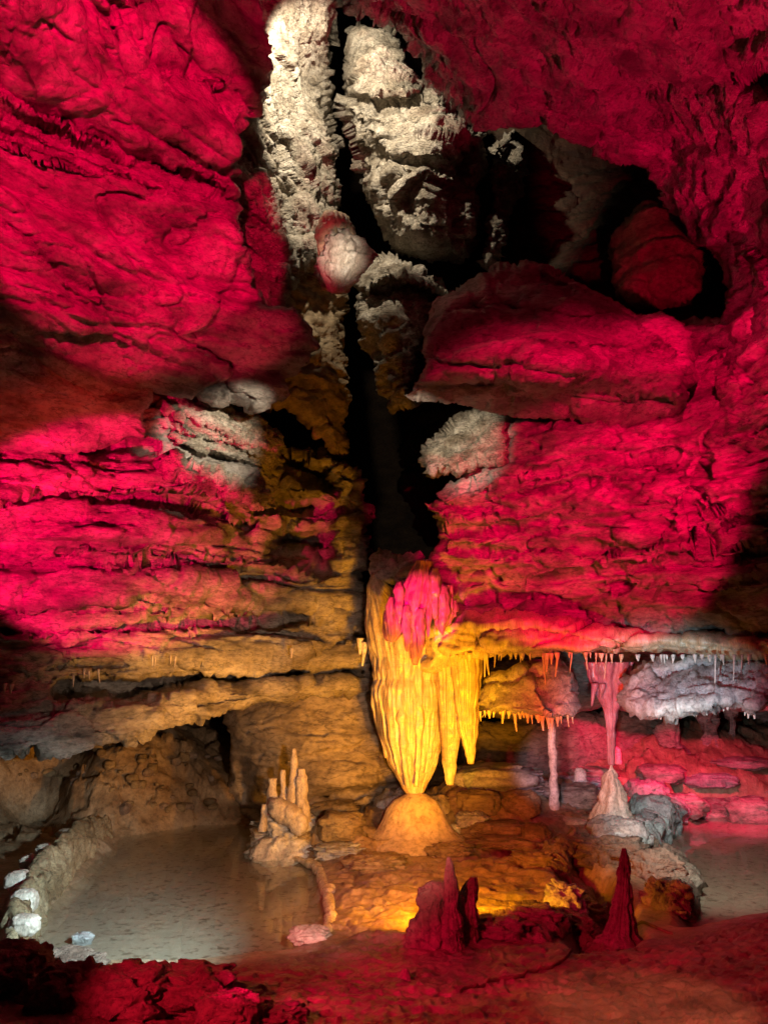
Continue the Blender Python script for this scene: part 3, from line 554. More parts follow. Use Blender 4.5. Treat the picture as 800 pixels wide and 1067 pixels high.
# ---------------- the great flowstone column
e = top_empty('flowstone_column', 436, 868, 10.4)
tag(e, 'great yellow lit flowstone column tapering to a point on a smooth dome', 'flowstone column')
lathe('column_body', [(387, 393, 598), (385, 402, 608), (384, 416, 618), (382, 446, 634), (384, 476, 660), (389, 470, 690), (392, 465, 708), (389, 468, 716), (390, 468, 738), (397, 461, 770), (405, 455, 795), (414, 448, 812), (422, 442, 826), (426, 440, 834)], 10.4, M['flow'], e, .62, 200, 150, 3, 70, .14, .05, 3.)
for k, (rows, Y) in enumerate([([(388, 396, 640), (386, 398, 700), (390, 400, 750), (400, 406, 790)], 10.3), ([(400, 410, 700), (398, 412, 730), (402, 414, 770), (412, 418, 806)], 10.14), ([(414, 424, 712), (412, 427, 745), (416, 426, 790), (422, 428, 822)], 10.08),
        ([(430, 442, 706), (430, 445, 745), (430, 442, 785), (430, 437, 820)], 10.07), ([(446, 456, 716), (446, 458, 745), (444, 453, 780), (440, 446, 806)], 10.16), ([(404, 414, 640), (402, 416, 672), (406, 412, 704)], 10.15), ([(418, 430, 650), (420, 432, 690), (424, 430, 716)], 10.12)]):
    rows = [((a+b)/2-(b-a)*.3, (a+b)/2+(b-a)*.3, y) for a, b, y in rows]; r0 = rows[0]; c0 = (r0[0]+r0[1])/2; rows = [(c0-1, c0+1, r0[2]-16), (c0-3, c0+3, r0[2]-7)]+rows[:1]+rows[1:]; rows[2] = (r0[0], r0[1], r0[2]+12)
    lathe('drapery_fold', rows, Y+.04, M['flow'], e, .7, 24, 60, 20+k, 8, .35, .05, 5)
lathe('side_curtain', [(440, 476, 664), (444, 492, 680), (452, 488, 700), (456, 482, 730), (458, 480, 760), (460, 476, 785), (463, 474, 805), (466, 471, 818)], 10.2, M['flow'], e, .5, 100, 80, 6, 18, .35, .04, 5)
lathe('side_curtain', [(462, 500, 672), (472, 500, 700), (474, 498, 730), (478, 497, 760), (484, 495, 780), (488, 493, 796)], 10., M['flow'], e, .5, 90, 60, 8, 16, .35, .04, 5)
lathe('side_curtain', [(442, 462, 700), (444, 458, 740), (446, 456, 780), (449, 454, 800)], 10.3, M['flow'], e, .6, 60, 50, 9, 10, .35, .04, 5)
lathe('dome', [(424, 443, 827), (412, 454, 833), (404, 461, 843), (399, 467, 854), (394, 474, 864), (386, 483, 872), (376, 491, 882), (368, 497, 894), (362, 503, 908)], 10.35, M['dome'], e, .8, 120, 60, 12, 7, .05, .06, 1.6, yoff=[(828, 0), (868, -.1), (902, -.6)])
o = mass('cap_rock', [(384, 600), (386, 582), (398, 574), (414, 580), (436, 578), (440, 600), (424, 622), (410, 616), (398, 606), (390, 612)], [(386, 590, 10.6), (410, 580, 10.2), (436, 600, 10.), (410, 615, 10.1)], M['greyblue'], RR=8, T=.3, back=.8, seed=55, jag=2, step=1.5, disp=D(.03, 8, .05, 4, .07, 4, seed=56, fine=.03))
tag(o, 'dark violet grey rock wedged over the top of the flowstone column', 'rock')
o = mass('buttress_rock', [(362, 878), (380, 850), (398, 826), (412, 822), (430, 826), (440, 850), (430, 885), (400, 900), (372, 896)], [(370, 880, 10.9), (400, 830, 11), (420, 860, 10.8), (400, 890, 10.6)], M['greyblue'], RR=14, T=.4, back=1, seed=50, disp=D(0, 1, .06, 3, .09, 3, seed=51))
tag(o, 'rough grey buttress hugging the left side of the flowstone dome', 'rock')
o = mass('buttress_rock', [(440, 828), (462, 826), (476, 850), (492, 872), (486, 890), (450, 890)], [(445, 830, 11), (470, 850, 10.9), (485, 880, 10.6), (455, 885, 10.7)], M['dome'], RR=14, T=.3, back=.9, seed=52, disp=D(0, 1, .05, 3, .03, 3, seed=53))
tag(o, 'mossy looking buttress sloping down behind the right side of the dome', 'rock')
# red dripstone cluster above the column
e = top_empty('dripstone_cluster', 432, 692, 9.5)
tag(e, 'crimson fluted dripstone cluster hanging in front of the column top', 'stalactite cluster')
lathe('main_drip', [(434, 450, 584), (429, 454, 596), (424, 457, 610), (420, 457, 626), (421, 450, 642), (424, 446, 655), (427, 441, 672), (429, 438, 685), (430, 436, 693)], 9.4, M['red_tint'], e, .6, 80, 70, 13, 14, .4, .05, 5)
for k, (x, w, t, b, Y) in enumerate([(402, 3, 642, 660, 9.5), (408, 5, 628, 669, 9.42), (416, 5, 612, 650, 9.34), (424, 4, 636, 679, 9.28), (438, 4, 640, 686, 9.28), (446, 4, 604, 664, 9.32), (453, 5, 598, 645, 9.36), (461, 6, 616, 662, 9.42), (469, 4, 628, 650, 9.48), (474, 3, 632, 643, 9.5)]):
    lathe('drip', [(x-w*.5, x+w*.5, t-6), (x-w*1.2, x+w, t+4), (x-w, x+w*1.1, (t+b)/2), (x-w*.5, x+w*.5, b-6), (x-1, x+1, b)], Y, M['red_tint'], e, .9, 24, 30, 40+k, 7, .4, .05, 6)
lathe('side_drip', [(418, 424, 608), (412, 428, 622), (406, 424, 636), (398, 424, 648), (400, 420, 658), (404, 412, 668)], 9.5, M['red_tint'], e, .6, 60, 40, 14, 12, .4, .05, 5)
lathe('side_drip', [(446, 470, 610), (448, 472, 630), (452, 472, 640), (455, 466, 650), (458, 462, 658)], 9.5, M['red_tint'], e, .6, 60, 36, 15, 12, .3, .05, 5)
# ---------------- stalactite fringes (every one an object of its own)
rnd = random.Random(4)
def stalactite(px, py, L, w, Y, label, group, mat='flow', k=0):
    b = rnd.uniform(-.12, .12)*L
    rows = [(px-w*1.15, px+w*1.15, py-3), (px-w*.8, px+w*.8, py+1), (px-w*.5+b*.4, px+w*.5+b*.4, py+L*.5), (px-w*.28+b, px+w*.3+b, py+L)]
    o = lathe('stalactite', rows, Y, M[mat], None, 1., 9, 9, k, 0, 0, .012, 9)
    return tag(o, label, 'stalactite', group)
xs_ = [472+i*4.1+rnd.uniform(-1.5, 1.5) for i in range(44)]
for k, x in enumerate(xs_):
    x += rnd.uniform(-3, 3)
    if rnd.random() < .2: continue
    L = min(30, 3+rnd.expovariate(1/6.)); base = np.interp(x, [470, 500, 560, 600, 650], [686, 682, 684, 682, 685])
    stalactite(x, base, L, rnd.uniform(.9, 2.8), np.interp(x, [470, 560, 650], [9.75, 9.2, 8.9])-.05, 'thin pale stalactite in the orange fringe along the shelf lip', 'stalactites fringing the middle of the shelf', k=k)
for k in range(34):
    x = 660+k*4.2+rnd.uniform(-4, 4); L = min(28, 2+rnd.expovariate(1/5.))
    if rnd.random() < .35: continue
    stalactite(x, 685, L, rnd.uniform(1.2, 2.4), np.interp(x, [650, 800], [8.75, 7.95])-.02, 'thin stalactite in the pink and blue fringe at the right end of the shelf', 'stalactites fringing the right end of the shelf', 'white', k)
for k in range(20):
    x = 500+k*5+rnd.uniform(-1.5, 1.5); L = min(20, 4+rnd.expovariate(1/5.)); y = np.interp(x, [500, 520, 548, 574, 600], [744, 740, 744, 751, 746])
    stalactite(x, y, L, rnd.uniform(1.1, 3.6), np.interp(x, [500, 600], [9.7, 9.25])+.12, 'stubby orange stalactite along the foot of the angular hanging block', 'stalactites under the angular block', 'flow', k)
for k in range(26):
    x = 656+k*5.4+rnd.uniform(-1.5, 1.5); L = rnd.choice([3, 5, 7, 9]); y = np.interp(x, [650, 700, 740, 768, 782, 794, 800], [736, 742, 738, 730, 742, 734, 722])
    stalactite(x, y, L, rnd.uniform(1.6, 3.4), np.interp(x, [650, 700, 800], [8.85, 8.4, 8.1])+.12, 'short pale stalactite along the foot of the blue grey hanging mass', 'stalactites under the blue grey mass', 'white', k)
for k, (x, y, L, w) in enumerate([(77, 706, 10, 1.2), (88, 700, 7, 1.5), (93, 702, 6, 1.3), (103, 700, 12, 1.2), (159, 686, 8, 1.3), (162, 687, 10, 1.1), (178, 686, 6, 1.4), (183, 687, 8, 1.1), (304, 678, 8, 2), (5, 715, 6, 2.5), (12, 716, 7, 2.5)]):
    stalactite(x, y, L, w, np.interp(x, [0, 200, 385], [8.5, 9.45, 10.6]), 'small pink stalactite hanging from the long left shelf', 'small stalactites on the long left shelf', 'stal', k)
for k, (x, y, L, w) in enumerate([(375, 668, 14, 4), (380, 672, 22, 4), (386, 664, 18, 3)]):
    stalactite(x, y, L, w, 10.5, 'violet stub of stalactite just left of the column', 'violet stubs beside the column', 'white', k)
# ---------------- pale post and the joined pair on the right
e = top_empty('slender_column', 577, 850, 11.2)
tag(e, 'slender chalk white column standing on a flat stone disc', 'column')
lathe('shaft', [(571, 577, 752), (571, 579, 770), (572, 580, 800), (572, 582, 830), (569, 584, 850)], 11.2, M['white'], e, 1, 30, 60, 2, 0, 0, .03, 8)
lathe('foot_disc', [(566, 588, 848), (560, 602, 851), (555, 612, 854), (556, 613, 860), (566, 604, 864)], 11.1, M['stal'], e, .8, 50, 14, 3, 0, 0, .05, 4)
e = top_empty('joined_column', 637, 850, 10.3)
tag(e, 'orange red root like stalactite joined to a pale cone stalagmite', 'column')
lathe('hanging_root', [(612, 658, 690), (614, 655, 700), (617, 651, 709), (621, 648, 718), (626, 646, 728), (630, 643, 742), (632, 641, 760), (633, 640, 780), (634, 639, 797)], 10.2, M['red_tint'], e, .7, 60, 70, 4, 12, .45, .04, 5)
for k, (x, x2, L) in enumerate([(620, 616, 24), (627, 625, 16), (646, 652, 18), (650, 660, 26)]):
    lathe('root_branch', [(x-4, x+4, 712), ((x+x2)/2-3, (x+x2)/2+3, 722), (x2-1, x2+1, 712+L)], 10.05, M['red_tint'], e, 1, 12, 16, k, 0, 0, .02, 8)
lathe('cone', [(634, 639, 796), (631, 642, 804), (628, 646, 818), (623, 651, 832), (619, 656, 846), (615, 662, 854)], 10.3, M['stal'], e, 1, 60, 50, 5, 9, .15, .09, 5)
o = lathe('stump', [(639, 643, 778), (637, 646, 781), (636, 647, 790), (637, 648, 796)], 13., M['white'], None, 1, 20, 20, 3, 0, 0, .03, 6)
tag(o, 'small bright white stump on the far rock shelf left of the cone', 'stalagmite')
o = lathe('stump', [(600, 606, 800), (598, 610, 804), (597, 612, 812), (596, 614, 818)], 12.2, M['white'], None, 1, 20, 20, 7, 0, 0, .05, 6)
tag(o, 'low pale nub of calcite between the slender column and the cone', 'stalagmite')
# red pillars at the far back
for k, (l, r, t, b, Y, lab) in enumerate([(688, 708, 742, 790, 14.6, 'squat red pillar at the far back, widest of three'), (728, 744, 744, 784, 15, 'red pillar at the far back, middle of three, tapering upward'), (756, 768, 742, 782, 15.4, 'dim red pillar at the far back nearest the right edge'), (600, 622, 752, 792, 15.2, 'dark red pillar at the far back between post and cone')]):
    o = lathe('rock_pillar', [(l-3, r+3, t-8), (l+1, r-1, t+6), (l+2, r-2, (t+b)/2), (l-2, r+2, b-4), (l-6, r+6, b+6)], Y, M['wall'], None, 1, 40, 40, k, 6, .3, .15, 2, fac=2)
    tag(o, lab, 'pillar')
# ---------------- broken stalagmite group in the left pool
e0 = top_empty('calcite_pedestal', 295, 888, 10.3)
tag(e0, 'grey white calcite pedestal standing in the left pool', 'calcite mound')
mass('mound', [(262, 882), (266, 868), (272, 852), (280, 838), (300, 836), (322, 838), (328, 852), (328, 872), (318, 888), (290, 893), (270, 888)], [(265, 880, 10.4), (295, 850, 10.2), (325, 870, 10.3), (295, 888, 10.05)], M['white'], RR=10, T=.3, back=.6, seed=60, jag=3, step=1.3, parent=e0, disp=D(.02, 9, .05, 5, .1, 4.5, seed=61, fine=.04))
lathe('base_skirt', [(272, 320, 872), (262, 328, 882), (256, 336, 890), (262, 334, 897)], 10.2, M['white'], e0, .8, 80, 16, 4, 0, 0, .1, 6, fac=5)
ST = [('short cut stalagmite at the left of the pedestal group', [(280, 288, 811), (279, 289, 826), (277, 291, 842), (275, 293, 856)], 10.25),
      ('thin stalagmite with a pinched top, second in the pedestal group', [(293, 297, 802), (292, 298, 812), (293, 299, 826), (291, 303, 838), (292, 306, 846)], 10.2),
      ('tallest stalagmite of the pedestal group, tapering to a flat tip', [(304, 309, 780), (303, 310, 796), (301, 310, 815), (299, 309, 836), (298, 310, 848)], 10.15),
      ('stalagmite with a cracked cap at the right of the pedestal group', [(310, 317, 801), (310, 318, 807), (308, 319, 811), (309, 321, 830), (310, 324, 856)], 10.1),
      ('grey leaning stub at the outer left of the pedestal group', [(273, 278, 838), (271, 279, 850), (269, 277, 866)], 10.1)]
for k, (lab, rows, Y) in enumerate(ST):
    o = lathe('stalagmite', rows, Y, M['stal'], None, .9, 26, 50, k+3, 7, .1, .035, 7); tag(o, lab, 'stalagmite', 'stalagmites on the pedestal in the left pool')
o = mass('fallen_slab', [(283, 834), (292, 836), (316, 852), (318, 862), (312, 868), (298, 858), (284, 846)], [(285, 838, 10.), (315, 860, 9.9), (300, 850, 9.95)], M['stal'], RR=4, T=.1, back=.25, seed=62, jag=1.5, step=1.2, disp=D(0, 1, .02, 6, .03, 5, seed=63))
tag(o, 'pinkish broken slab leaning across the pedestal in the pool', 'rock slab')
# ---------------- foreground stalagmites
def standing(name, lab, parts, base, cat='stalagmite', mat='mudrock', group=None, **kw):
    e = top_empty(name, *base); tag(e, lab, cat, group)
    for i, (pn, rows, Y, a) in enumerate(parts): lathe(pn, rows, Y, M[mat], e, n=a.get('n', 70), m=a.get('m'), seed=a.get('s', i), flute=a.get('fl', 8), fl_amp=a.get('fa', .3), nz=a.get('nz', .05), ns=7, fac=a.get('fac', 4), depth=a.get('d', .8))
    return e
standing('broken_stalagmite', 'wide stepped broken stalagmite stump with a pink cut face in the foreground', [('body', [(448, 464, 918), (441, 466, 922), (440, 470, 932), (437, 468, 944), (432, 470, 955), (428, 474, 975), (424, 478, 995), (420, 482, 1008)], 6.55, dict(s=3, fa=.35))], (450, 1008, 6.55))
standing('broken_stalagmite', 'narrow blade stalagmite standing between the stump and the dark stump', [('spire', [(466, 469, 893), (464, 472, 905), (464, 475, 920), (463, 476, 945), (462, 480, 975), (458, 484, 1006)], 6.45, dict(s=6, fa=.3))], (470, 1006, 6.45))
standing('broken_stalagmite', 'dark slanted top stump at the right of the foreground trio', [('body', [(488, 497, 914), (482, 497, 920), (478, 497, 932), (474, 498, 950), (472, 499, 960), (472, 500, 985), (468, 504, 1006)], 6.65, dict(s=9, fa=.3))], (486, 1006, 6.6))
standing('spire_stalagmite', 'tall red spire at the edge of the dark hollow on the right', [('spire', [(648, 652, 884), (645, 656, 895), (643, 657, 915), (640, 658, 935), (635, 659, 955), (630, 662, 975), (618, 672, 990), (602, 690, 1003)], 6.9, dict(s=12, fa=.35, m=90))], (645, 1000, 6.9))
standing('cone_stalagmite', 'little red cone on the mud at the foot of the stump', [('cone', [(421, 424, 1009), (417, 427, 1020), (413, 429, 1031), (408, 432, 1040)], 5.75, dict(s=2, n=30))], (420, 1040, 5.75))
# ---------------- rimstone dams and rocks by the pools
def lump(name, px, py, w, h, mat, lab, cat='rock', group=None, seed=0, dz=.0, d=.8, **kw):
    p = hit(px, py); s = p[1]/FPX/1.0; W, Hh = w*s/2, h*s/2
    o = blob(name, (p[0], p[1]+W*d*.5, p[2]+Hh*.55+dz), (W, W*d, Hh), M[mat], seed, parent=kw.get('parent'), n=kw.get('n', 56), fa=kw.get('fa', .22), na=kw.get('na', .12), fs=kw.get('fs', 2.6), rot=kw.get('rot', 0))
    if kw.get('parent'): o['label'] = lab; return o
    return tag(o, lab, cat, group)
def dam(name, path, mat, lab, wid=.12, hgt=.25, seed=0, cat='rimstone dam', knob=.5):
    """a knobbly calcite rim following points on the floor"""
    P = np.array([hit(a, b) for a, b in path]); L = np.r_[0, np.cumsum(np.linalg.norm(np.diff(P, axis=0), axis=1))]
    n = int(L[-1]/.022); t = np.linspace(0, L[-1], n); C = np.stack([np.interp(t, L, P[:, i]) for i in range(3)], -1)
    k = 9
    Cp = np.pad(C, ((k, k), (0, 0)), 'edge'); C = np.stack([np.convolve(Cp[:, i], np.ones(2*k+1)/(2*k+1), 'valid') for i in range(3)], -1)
    T = np.gradient(C, axis=0); T[:, 2] = 0; T /= np.linalg.norm(T, axis=1)[:, None]+1e-9; S = np.stack([T[:, 1], -T[:, 0], 0*T[:, 0]], -1)
    m = 36; th = np.linspace(-.6, math.pi+.6, m)
    end = np.sin(np.pi*np.clip(t/L[-1], 0, 1))**.3
    V = C[:, None]+S[:, None]*(np.cos(th)*wid)[None, :, None]*end[:, None, None]+np.array([0, 0, 1.])*(np.sin(th)*hgt)[None, :, None]*end[:, None, None]
    V = V.reshape(-1, 3); Nn = (S[:, None]*np.cos(th)[None, :, None]+np.array([0, 0, 1.])*np.sin(th)[None, :, None]).reshape(-1, 3)
    d = wid*knob*(.8*(1-2*np.abs(perlin(V*4.5+seed)))+.5*fbm(V*11+seed, 3))+wid*.5*facet(V*4+seed)[0]; V = V+Nn*d[:, None]
    i = np.arange(len(V)).reshape(n, m); F = np.stack([i[:-1, :-1], i[1:, :-1], i[1:, 1:], i[:-1, 1:]], -1).reshape(-1, 4)
    F2 = np.stack([i[:-1, -1], i[1:, -1], i[1:, 0], i[:-1, 0]], -1)
    V = np.r_[V, [C[0]], [C[-1]]]; a = len(V)-2
    c1 = np.stack([i[0, :-1], i[0, 1:], np.full(m-1, a)], -1); c2 = np.stack([i[-1, 1:], i[-1, :-1], np.full(m-1, a+1)], -1)
    o = link_mesh(name, V, [F, F2, c1, c2], M[mat], None, P.mean(0)); return tag(o, lab, cat)
dm = dam('rimstone_dam', [(8, 1010), (14, 985), (28, 955), (50, 925), (74, 898), (96, 880), (112, 868)], 'ochre', 'curved brown rimstone wall holding the left pool', .12, .36, 3)
for k, (x, y, w, h, lab) in enumerate([(20, 1003, 30, 20, 'lowest white knob at the near end of the left rimstone wall'), (20, 978, 26, 24, 'cyan lit knob curled on the left rimstone wall'), (14, 950, 26, 18, 'pale knob at the frame edge on the left rimstone wall'), (30, 928, 26, 15, 'white capped knob halfway up the left rimstone wall'), (46, 912, 24, 13, 'striped white knob on the left rimstone wall'), (68, 893, 24, 11, 'tan knob near the far end of the left rimstone wall')]):
    lump('calcite_knob', x, y, w, h, 'stal', lab, None, seed=k+2, dz=.2, fa=.12, na=.16, fs=2, parent=dm)
dam('rimstone_dam', [(575, 905), (590, 890), (620, 884), (660, 890), (695, 905), (712, 928), (700, 952)], 'mudrock', 'thick red rimstone rim curling round the dark hollow on the right', .17, .2, 8)
dam('rimstone_dam', [(545, 985), (575, 970), (600, 955), (606, 935), (592, 912), (565, 905)], 'mudrock', 'knobbly dark rim between the yellow terraces and the hollow', .11, .1, 12)
dam('rimstone_dam', [(640, 895), (660, 880), (680, 868), (700, 852), (702, 838)], 'greyblue', 'blue grey rim of rock beside the right pool', .18, .22, 15)
dam('rimstone_dam', [(300, 896), (330, 902), (342, 930), (345, 960), (335, 978)], 'flow', 'thin crusty yellow rim along the right shore of the left pool', .05, .04, 19)
lump('shore_rock', 648, 892, 60, 40, 'greyblue', 'large blue grey rock between the cone and the right pool', seed=21, dz=.02)
lump('shore_rock', 682, 868, 44, 44, 'greyblue', 'bright blue tipped rock at the left tip of the right pool', seed=22)
for k, (x, y, w, h, m_, lab) in enumerate([(700, 858, 14, 9, 'white', 'little pale pebble in the right pool'), (715, 850, 46, 24, 'wall', 'pink and red block on the far shore of the right pool'), (748, 855, 40, 26, 'wall', 'red faced block at the far shore, middle of the row'), (785, 858, 50, 30, 'wall', 'rounded red block at the far shore by the right edge'), (676, 835, 44, 26, 'greyblue', 'grey green block behind the right pool tip'), (690, 815, 50, 20, 'wall', 'low red rock on the back shelf right of the cone'), (740, 822, 60, 16, 'greyblue', 'flat dark rock on the back shelf above the far shore'),
        (770, 800, 70, 12, 'wall', 'long low pink rock far back at the right edge'), (520, 822, 90, 26, 'greyblue', 'long dark grey slab behind the slender column'), (560, 800, 90, 20, 'smooth', 'flat purple grey slab on the back rock step'), (600, 840, 56, 26, 'wall', 'pink grey block behind the cone'), (545, 848, 40, 26, 'ochre', 'orange brown block left of the slender column'), (500, 848, 44, 26, 'brown', 'dark block right of the flowstone dome'),
        (620, 812, 50, 14, 'smooth', 'thin lilac slab on the rock step near the cone'), (520, 870, 60, 14, 'ochre', 'long flat orange stone in front of the dark basin'), (560, 880, 30, 24, 'ochre', 'knobbly orange stone by the dark basin'), (492, 862, 34, 16, 'greyblue', 'small grey stone at the right foot of the dome'), (470, 870, 20, 10, 'white', 'small pale stone at the foot of the dome'),
        (706, 945, 44, 30, 'mudrock', 'red cobble on the rim by the right pool'), (690, 915, 40, 26, 'mudrock', 'rounded red cobble higher on the same rim'), (310, 880, 30, 14, 'ochre', 'low tan stone behind the pool pedestal'), (355, 876, 50, 30, 'ochre', 'olive brown rock left of the grey buttress'), (345, 852, 60, 20, 'ochre', 'thin olive ledge stone behind the pedestal')]):
    lump('shore_rock', x, y, w, h, m_, lab, seed=30+k, fs=3)
lump('violet_rock', 322, 983, 40, 14, 'white', 'small violet crusted stones at the near shore of the left pool', seed=71, na=.3)
for k, (x, y, w, h, lab) in enumerate([(50, 1016, 90, 24, 'flat dark red boulder at the lower left corner'), (-5, 1040, 90, 60, 'nearly black boulder cut by the lower left corner'), (62, 1050, 70, 50, 'red ring marked boulder at the bottom left'), (118, 1055, 90, 50, 'bright red pitted boulder at the bottom, third from the left corner'), (185, 1050, 100, 44, 'crimson boulder with dark pits at the bottom left'), (235, 1066, 60, 34, 'small red cobble at the bottom edge'), (290, 1062, 50, 18, 'low dark cobble at the bottom edge')]):
    lump('foreground_boulder', x, y+8, w, h, 'mudrock', lab, 'boulder', seed=80+k, n=110, fa=.28, na=.2, fs=4)
lump('pool_stone', 84, 985, 20, 12, 'greyblue', 'dark stone half sunk in the bright corner of the left pool', seed=91)
for k, (x, y, w, h, m_, lab) in enumerate([(606, 898, 66, 26, 'mudrock', 'flat topped orange red block at the back of the rim by the hollow'), (650, 900, 60, 28, 'mudrock', 'broad red block in the rim behind the tall spire'), (688, 918, 50, 34, 'mudrock', 'stepped red block in the rim right of the tall spire'), (700, 948, 46, 36, 'mudrock', 'lowest angular red block of the rim beside the right pool'),
        (515, 975, 74, 22, 'mudrock', 'dark knobbly hump in front of the yellow terraces'), (556, 968, 60, 26, 'mudrock', 'pitted brown hump right of the foreground trio'), (590, 950, 40, 32, 'greyblue', 'grey sided boulder at the left lip of the dark hollow'), (600, 980, 50, 26, 'mudrock', 'low dark stone in front of the hollow'), (620, 965, 40, 26, 'brown', 'brown stone down inside the dark hollow'),
        (560, 902, 44, 18, 'ochre', 'thin orange plate lying on the terraces'), (530, 880, 90, 10, 'ochre', 'long thin plate rimming the shallow basin'), (470, 890, 46, 12, 'ochre', 'flat tan plate at the foot of the dome'), (506, 812, 60, 12, 'smooth', 'thin grey plate on the rock steps under the side curtains'), (610, 822, 60, 14, 'greyblue', 'pale plate on the rock steps behind the cone'), (556, 826, 46, 14, 'wall', 'rusty plate on the rock steps left of the slender column'), (640, 858, 60, 12, 'mudrock', 'dark plate at the foot of the cone'), (390, 905, 60, 14, 'ochre', 'rough tan plate at the left foot of the dome'), (352, 893, 50, 14, 'greyblue', 'grey crusted plate beside the left pool')]):
    lump('rock_block', x, y, w, h, m_, lab, seed=130+k, fs=4.2, fa=.34, na=.16, n=80, dz=-.02)
# rubble on the bank at the back left
for k in range(70):
    x = rnd.uniform(5, 235); y = rnd.uniform(782, 852)
    if y > 850-(.0 if x > 110 else 30): continue
    s = rnd.uniform(5, 15)
    lump('rubble_stone', x, y, s, s*rnd.uniform(.5, .8), rnd.choice(['brown', 'ochre', 'brown', 'mudrock']), 'small angular brown stone on the dark rubble bank behind the left pool', 'stone', 'rubble on the bank behind the left pool', seed=k, n=20, rot=rnd.uniform(0, 3))
# thin dark line along the mud
P = np.array([hit(a, b)+np.array([0, 0, .035]) for a, b in [(480, 1038), (500, 1030), (530, 1024), (560, 1014), (590, 1004), (620, 992), (650, 985), (700, 975)]])
t = np.linspace(0, len(P)-1, 120); C = np.stack([np.interp(t, np.arange(len(P)), P[:, i]) for i in range(3)], -1); C[:, 1] += .02*np.sin(t*5)
C[:, 2] = floor_z(C[:, 0], C[:, 1])+.012
th = np.linspace(0, 2*math.pi, 8, endpoint=False); V = C[:, None]+.013*np.stack([0*th, np.cos(th), np.sin(th)], -1)[None]; i = np.arange(120*8).reshape(120, 8)
o = link_mesh('streak', V.reshape(-1, 3), [np.stack([i[:-1], i[1:], np.roll(i, -1, 1)[1:], np.roll(i, -1, 1)[:-1]], -1).reshape(-1, 4)], M['brown'], None, C[0])
tag(o, 'thin dark cable lying across the mud below the red spire', 'streak')
# ------------------------------------------------------------------ light
w = bpy.data.worlds.new('World'); sc.world = w; w.use_nodes = True; nt = w.node_tree; bg = nt.nodes['Background']
bg.inputs[0].default_value = (.75, .5, .55, 1); bg.inputs[1].default_value = .004
def spot(name, loc, tgt, colr, watt, deg, blend=.3, size=.08):
    l = bpy.data.lights.new(name, 'SPOT'); l.energy = watt; l.color = colr; l.spot_size = R(deg); l.spot_blend = blend; l.shadow_soft_size = size
    o = bpy.data.objects.new(name, l); col.objects.link(o); o.location = loc
    import mathutils
    o.rotation_euler = (mathutils.Vector(tgt)-mathutils.Vector(loc)).to_track_quat('-Z', 'Y').to_euler(); return o
A = lambda px, py, Y: tuple(float(v) for v in at(px, py, Y))
RED = (1, .0, .055); ORED = (1, .03, .02); YEL = (1, .5, .03); WHT = (1, .86, .66); CYN = (.7, .95, 1.)
HF = lambda px, py, dz: tuple(float(v) for v in hit(px, py)+np.array([0, 0, dz]))
YEL = (1, .37, .005); RED = (1, 0, .075)
spot('red_lamp_or_fill', (-.5, 1, 5.), (-3.15, 7.9, 7.21), RED, 3600, 30, .12)
spot('red_lamp_or_fill', (-1.9, 3.2, 1.8), A(228, 310, 7.6), RED, 1100, 19, .5)  # extra spot added to redden the lobe of the left brow
spot('red_lamp_or_fill', (-3.46, 5.1, 2.47), (-3.26, 9.46, 4.04), (1, 0, .1), 2300, 43.5, .2)
spot('red_lamp_or_fill', (3.94, 4.26, 1.91), (3.39, 4.1, 6.01), RED, 1900, 76, .2)
spot('red_lamp_or_fill', (2.2, 2.5, 2.5), A(800, 270, 6.6), RED, 1000, 28, .3)  # added spot filling the dark gap between ceiling and ledge beams
spot('red_lamp_or_fill', (1.5, .65, 5.5), (2.25, 7.83, 5.35), RED, 3600, 32.5, .15)
spot('red_lamp_or_fill', (2.54, .72, 3.), (2.25, 10.54, 4.05), RED, 4200, 22, .2)
spot('red_lamp_or_fill', (-2.2, 1.2, 2.6), A(560, 1010, 6.2), (1, .01, .05), 1000, 48, .4)
spot('red_lamp_or_fill', (-1.5, 3, 2.2), A(438, 634, 9.4), (1, 0, .2), 4800, 7.2, .2)  # dedicated spot added so the dripstone cluster turns magenta
spot('red_lamp_or_fill', (4.6, 11., 2.2), A(740, 800, 15), (1, .01, .1), 700, 110, .6)
spot('orange_lamp_or_fill', (.3, 4.5, .8), A(80, 485, 8), ORED, 1000, 26, .9)
spot('orange_lamp_or_fill', (.5, 5, 1.2), A(620, 740, 9.8), (1, .08, .03), 1000, 28, .9)  # added spot without a known fixture, reddens the joined column
spot('yellow_lamp', HF(484, 958, .3), A(430, 740, 10.4), YEL, 700, 52, .6, .06)
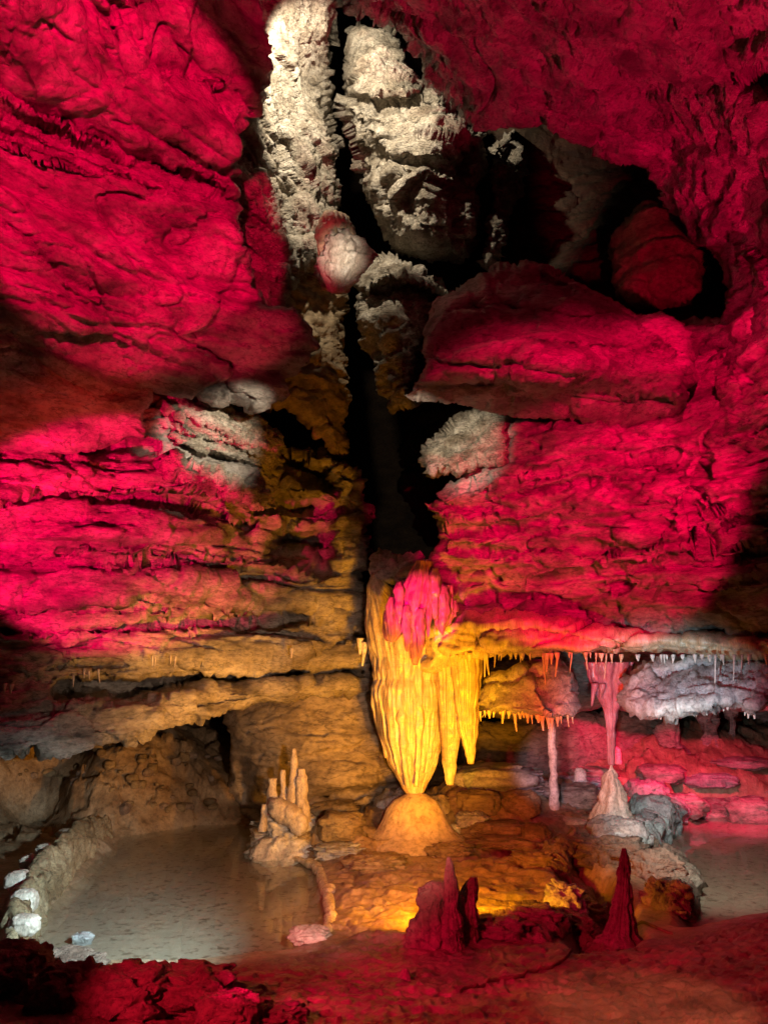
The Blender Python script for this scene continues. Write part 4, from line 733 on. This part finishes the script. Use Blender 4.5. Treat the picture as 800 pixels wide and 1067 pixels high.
spot('yellow_lamp', HF(490, 945, .7), A(372, 700, 10.6), YEL, 420, 96, .7, .06)
spot('white_lamp_or_fill', A(330, -20, 7.3), A(352, 120, 9.3), (1, .86, .66), 850, 94, .35, .05)
spot('white_lamp_or_fill', (-.2, 6.6, 5.0), A(226, 462, 9), WHT, 800, 28, 1, .03)  # added spot, replaces light from the cleft that misses the shattered ledge
spot('white_lamp_or_fill', (-.6, 6.5, 4.6), A(480, 462, 9.3), WHT, 650, 27, 1, .03)  # another added spot, whitens the block under the great ledge
spot('white_lamp_or_fill', (-.6, 5.2, 1.5), A(70, 965, 7.4), CYN, 800, 60, 1, .05)
spot('white_lamp_or_fill', (1.5, 5.5, 1.6), A(695, 755, 9.), (.6, .88, 1), 520, 42, .9, .05)
spot('white_lamp_or_fill', (.3, 3.8, 1.6), A(270, 800, 10), (1, .7, .5), 600, 56, .9, .08)
spot('white_lamp_or_fill', (2.2, 6.4, 2.2), A(750, 905, 10.), (.95, .95, .8), 480, 50, .9, .1)  # spot added above the right pool to make its bed visible
spot('red_lamp_or_fill', (-1.2, 4.2, .85), A(540, 955, 6.7), (1, 0, .09), 170, 46, .3)  # extra spot put in to brighten the foreground stumps and spire
spot('yellow_lamp', HF(462, 970, .35), A(462, 900, 9), YEL, 130, 165, .5, .05)
spot('yellow_lamp', HF(470, 950, .6), A(215, 738, 9.7), (1, .42, .06), 950, 42, .8, .06)
spot('white_lamp_or_fill', (.8, 6, 1.8), A(577, 800, 11.2), (1, .75, .9), 500, 13, .6)  # narrow spot added only to whiten the slender column
spot('white_lamp_or_fill', (-.2, 5.5, 5.5), A(354, 266, 8.9), WHT, 700, 11, 1)  # added spot, lifts the flowstone lump out of the red
spot('warm_lamp', (1.5, 3, 2.5), A(675, 1066, 4.9), (1, .4, .2), 170, 24, .3)
sc.view_settings.view_transform = 'Standard'; sc.view_settings.look = 'None'; sc.view_settings.exposure = 0; sc.view_settings.gamma = 1
sc.cycles.max_bounces = 4; sc.cycles.diffuse_bounces = 2; sc.cycles.use_denoising = True
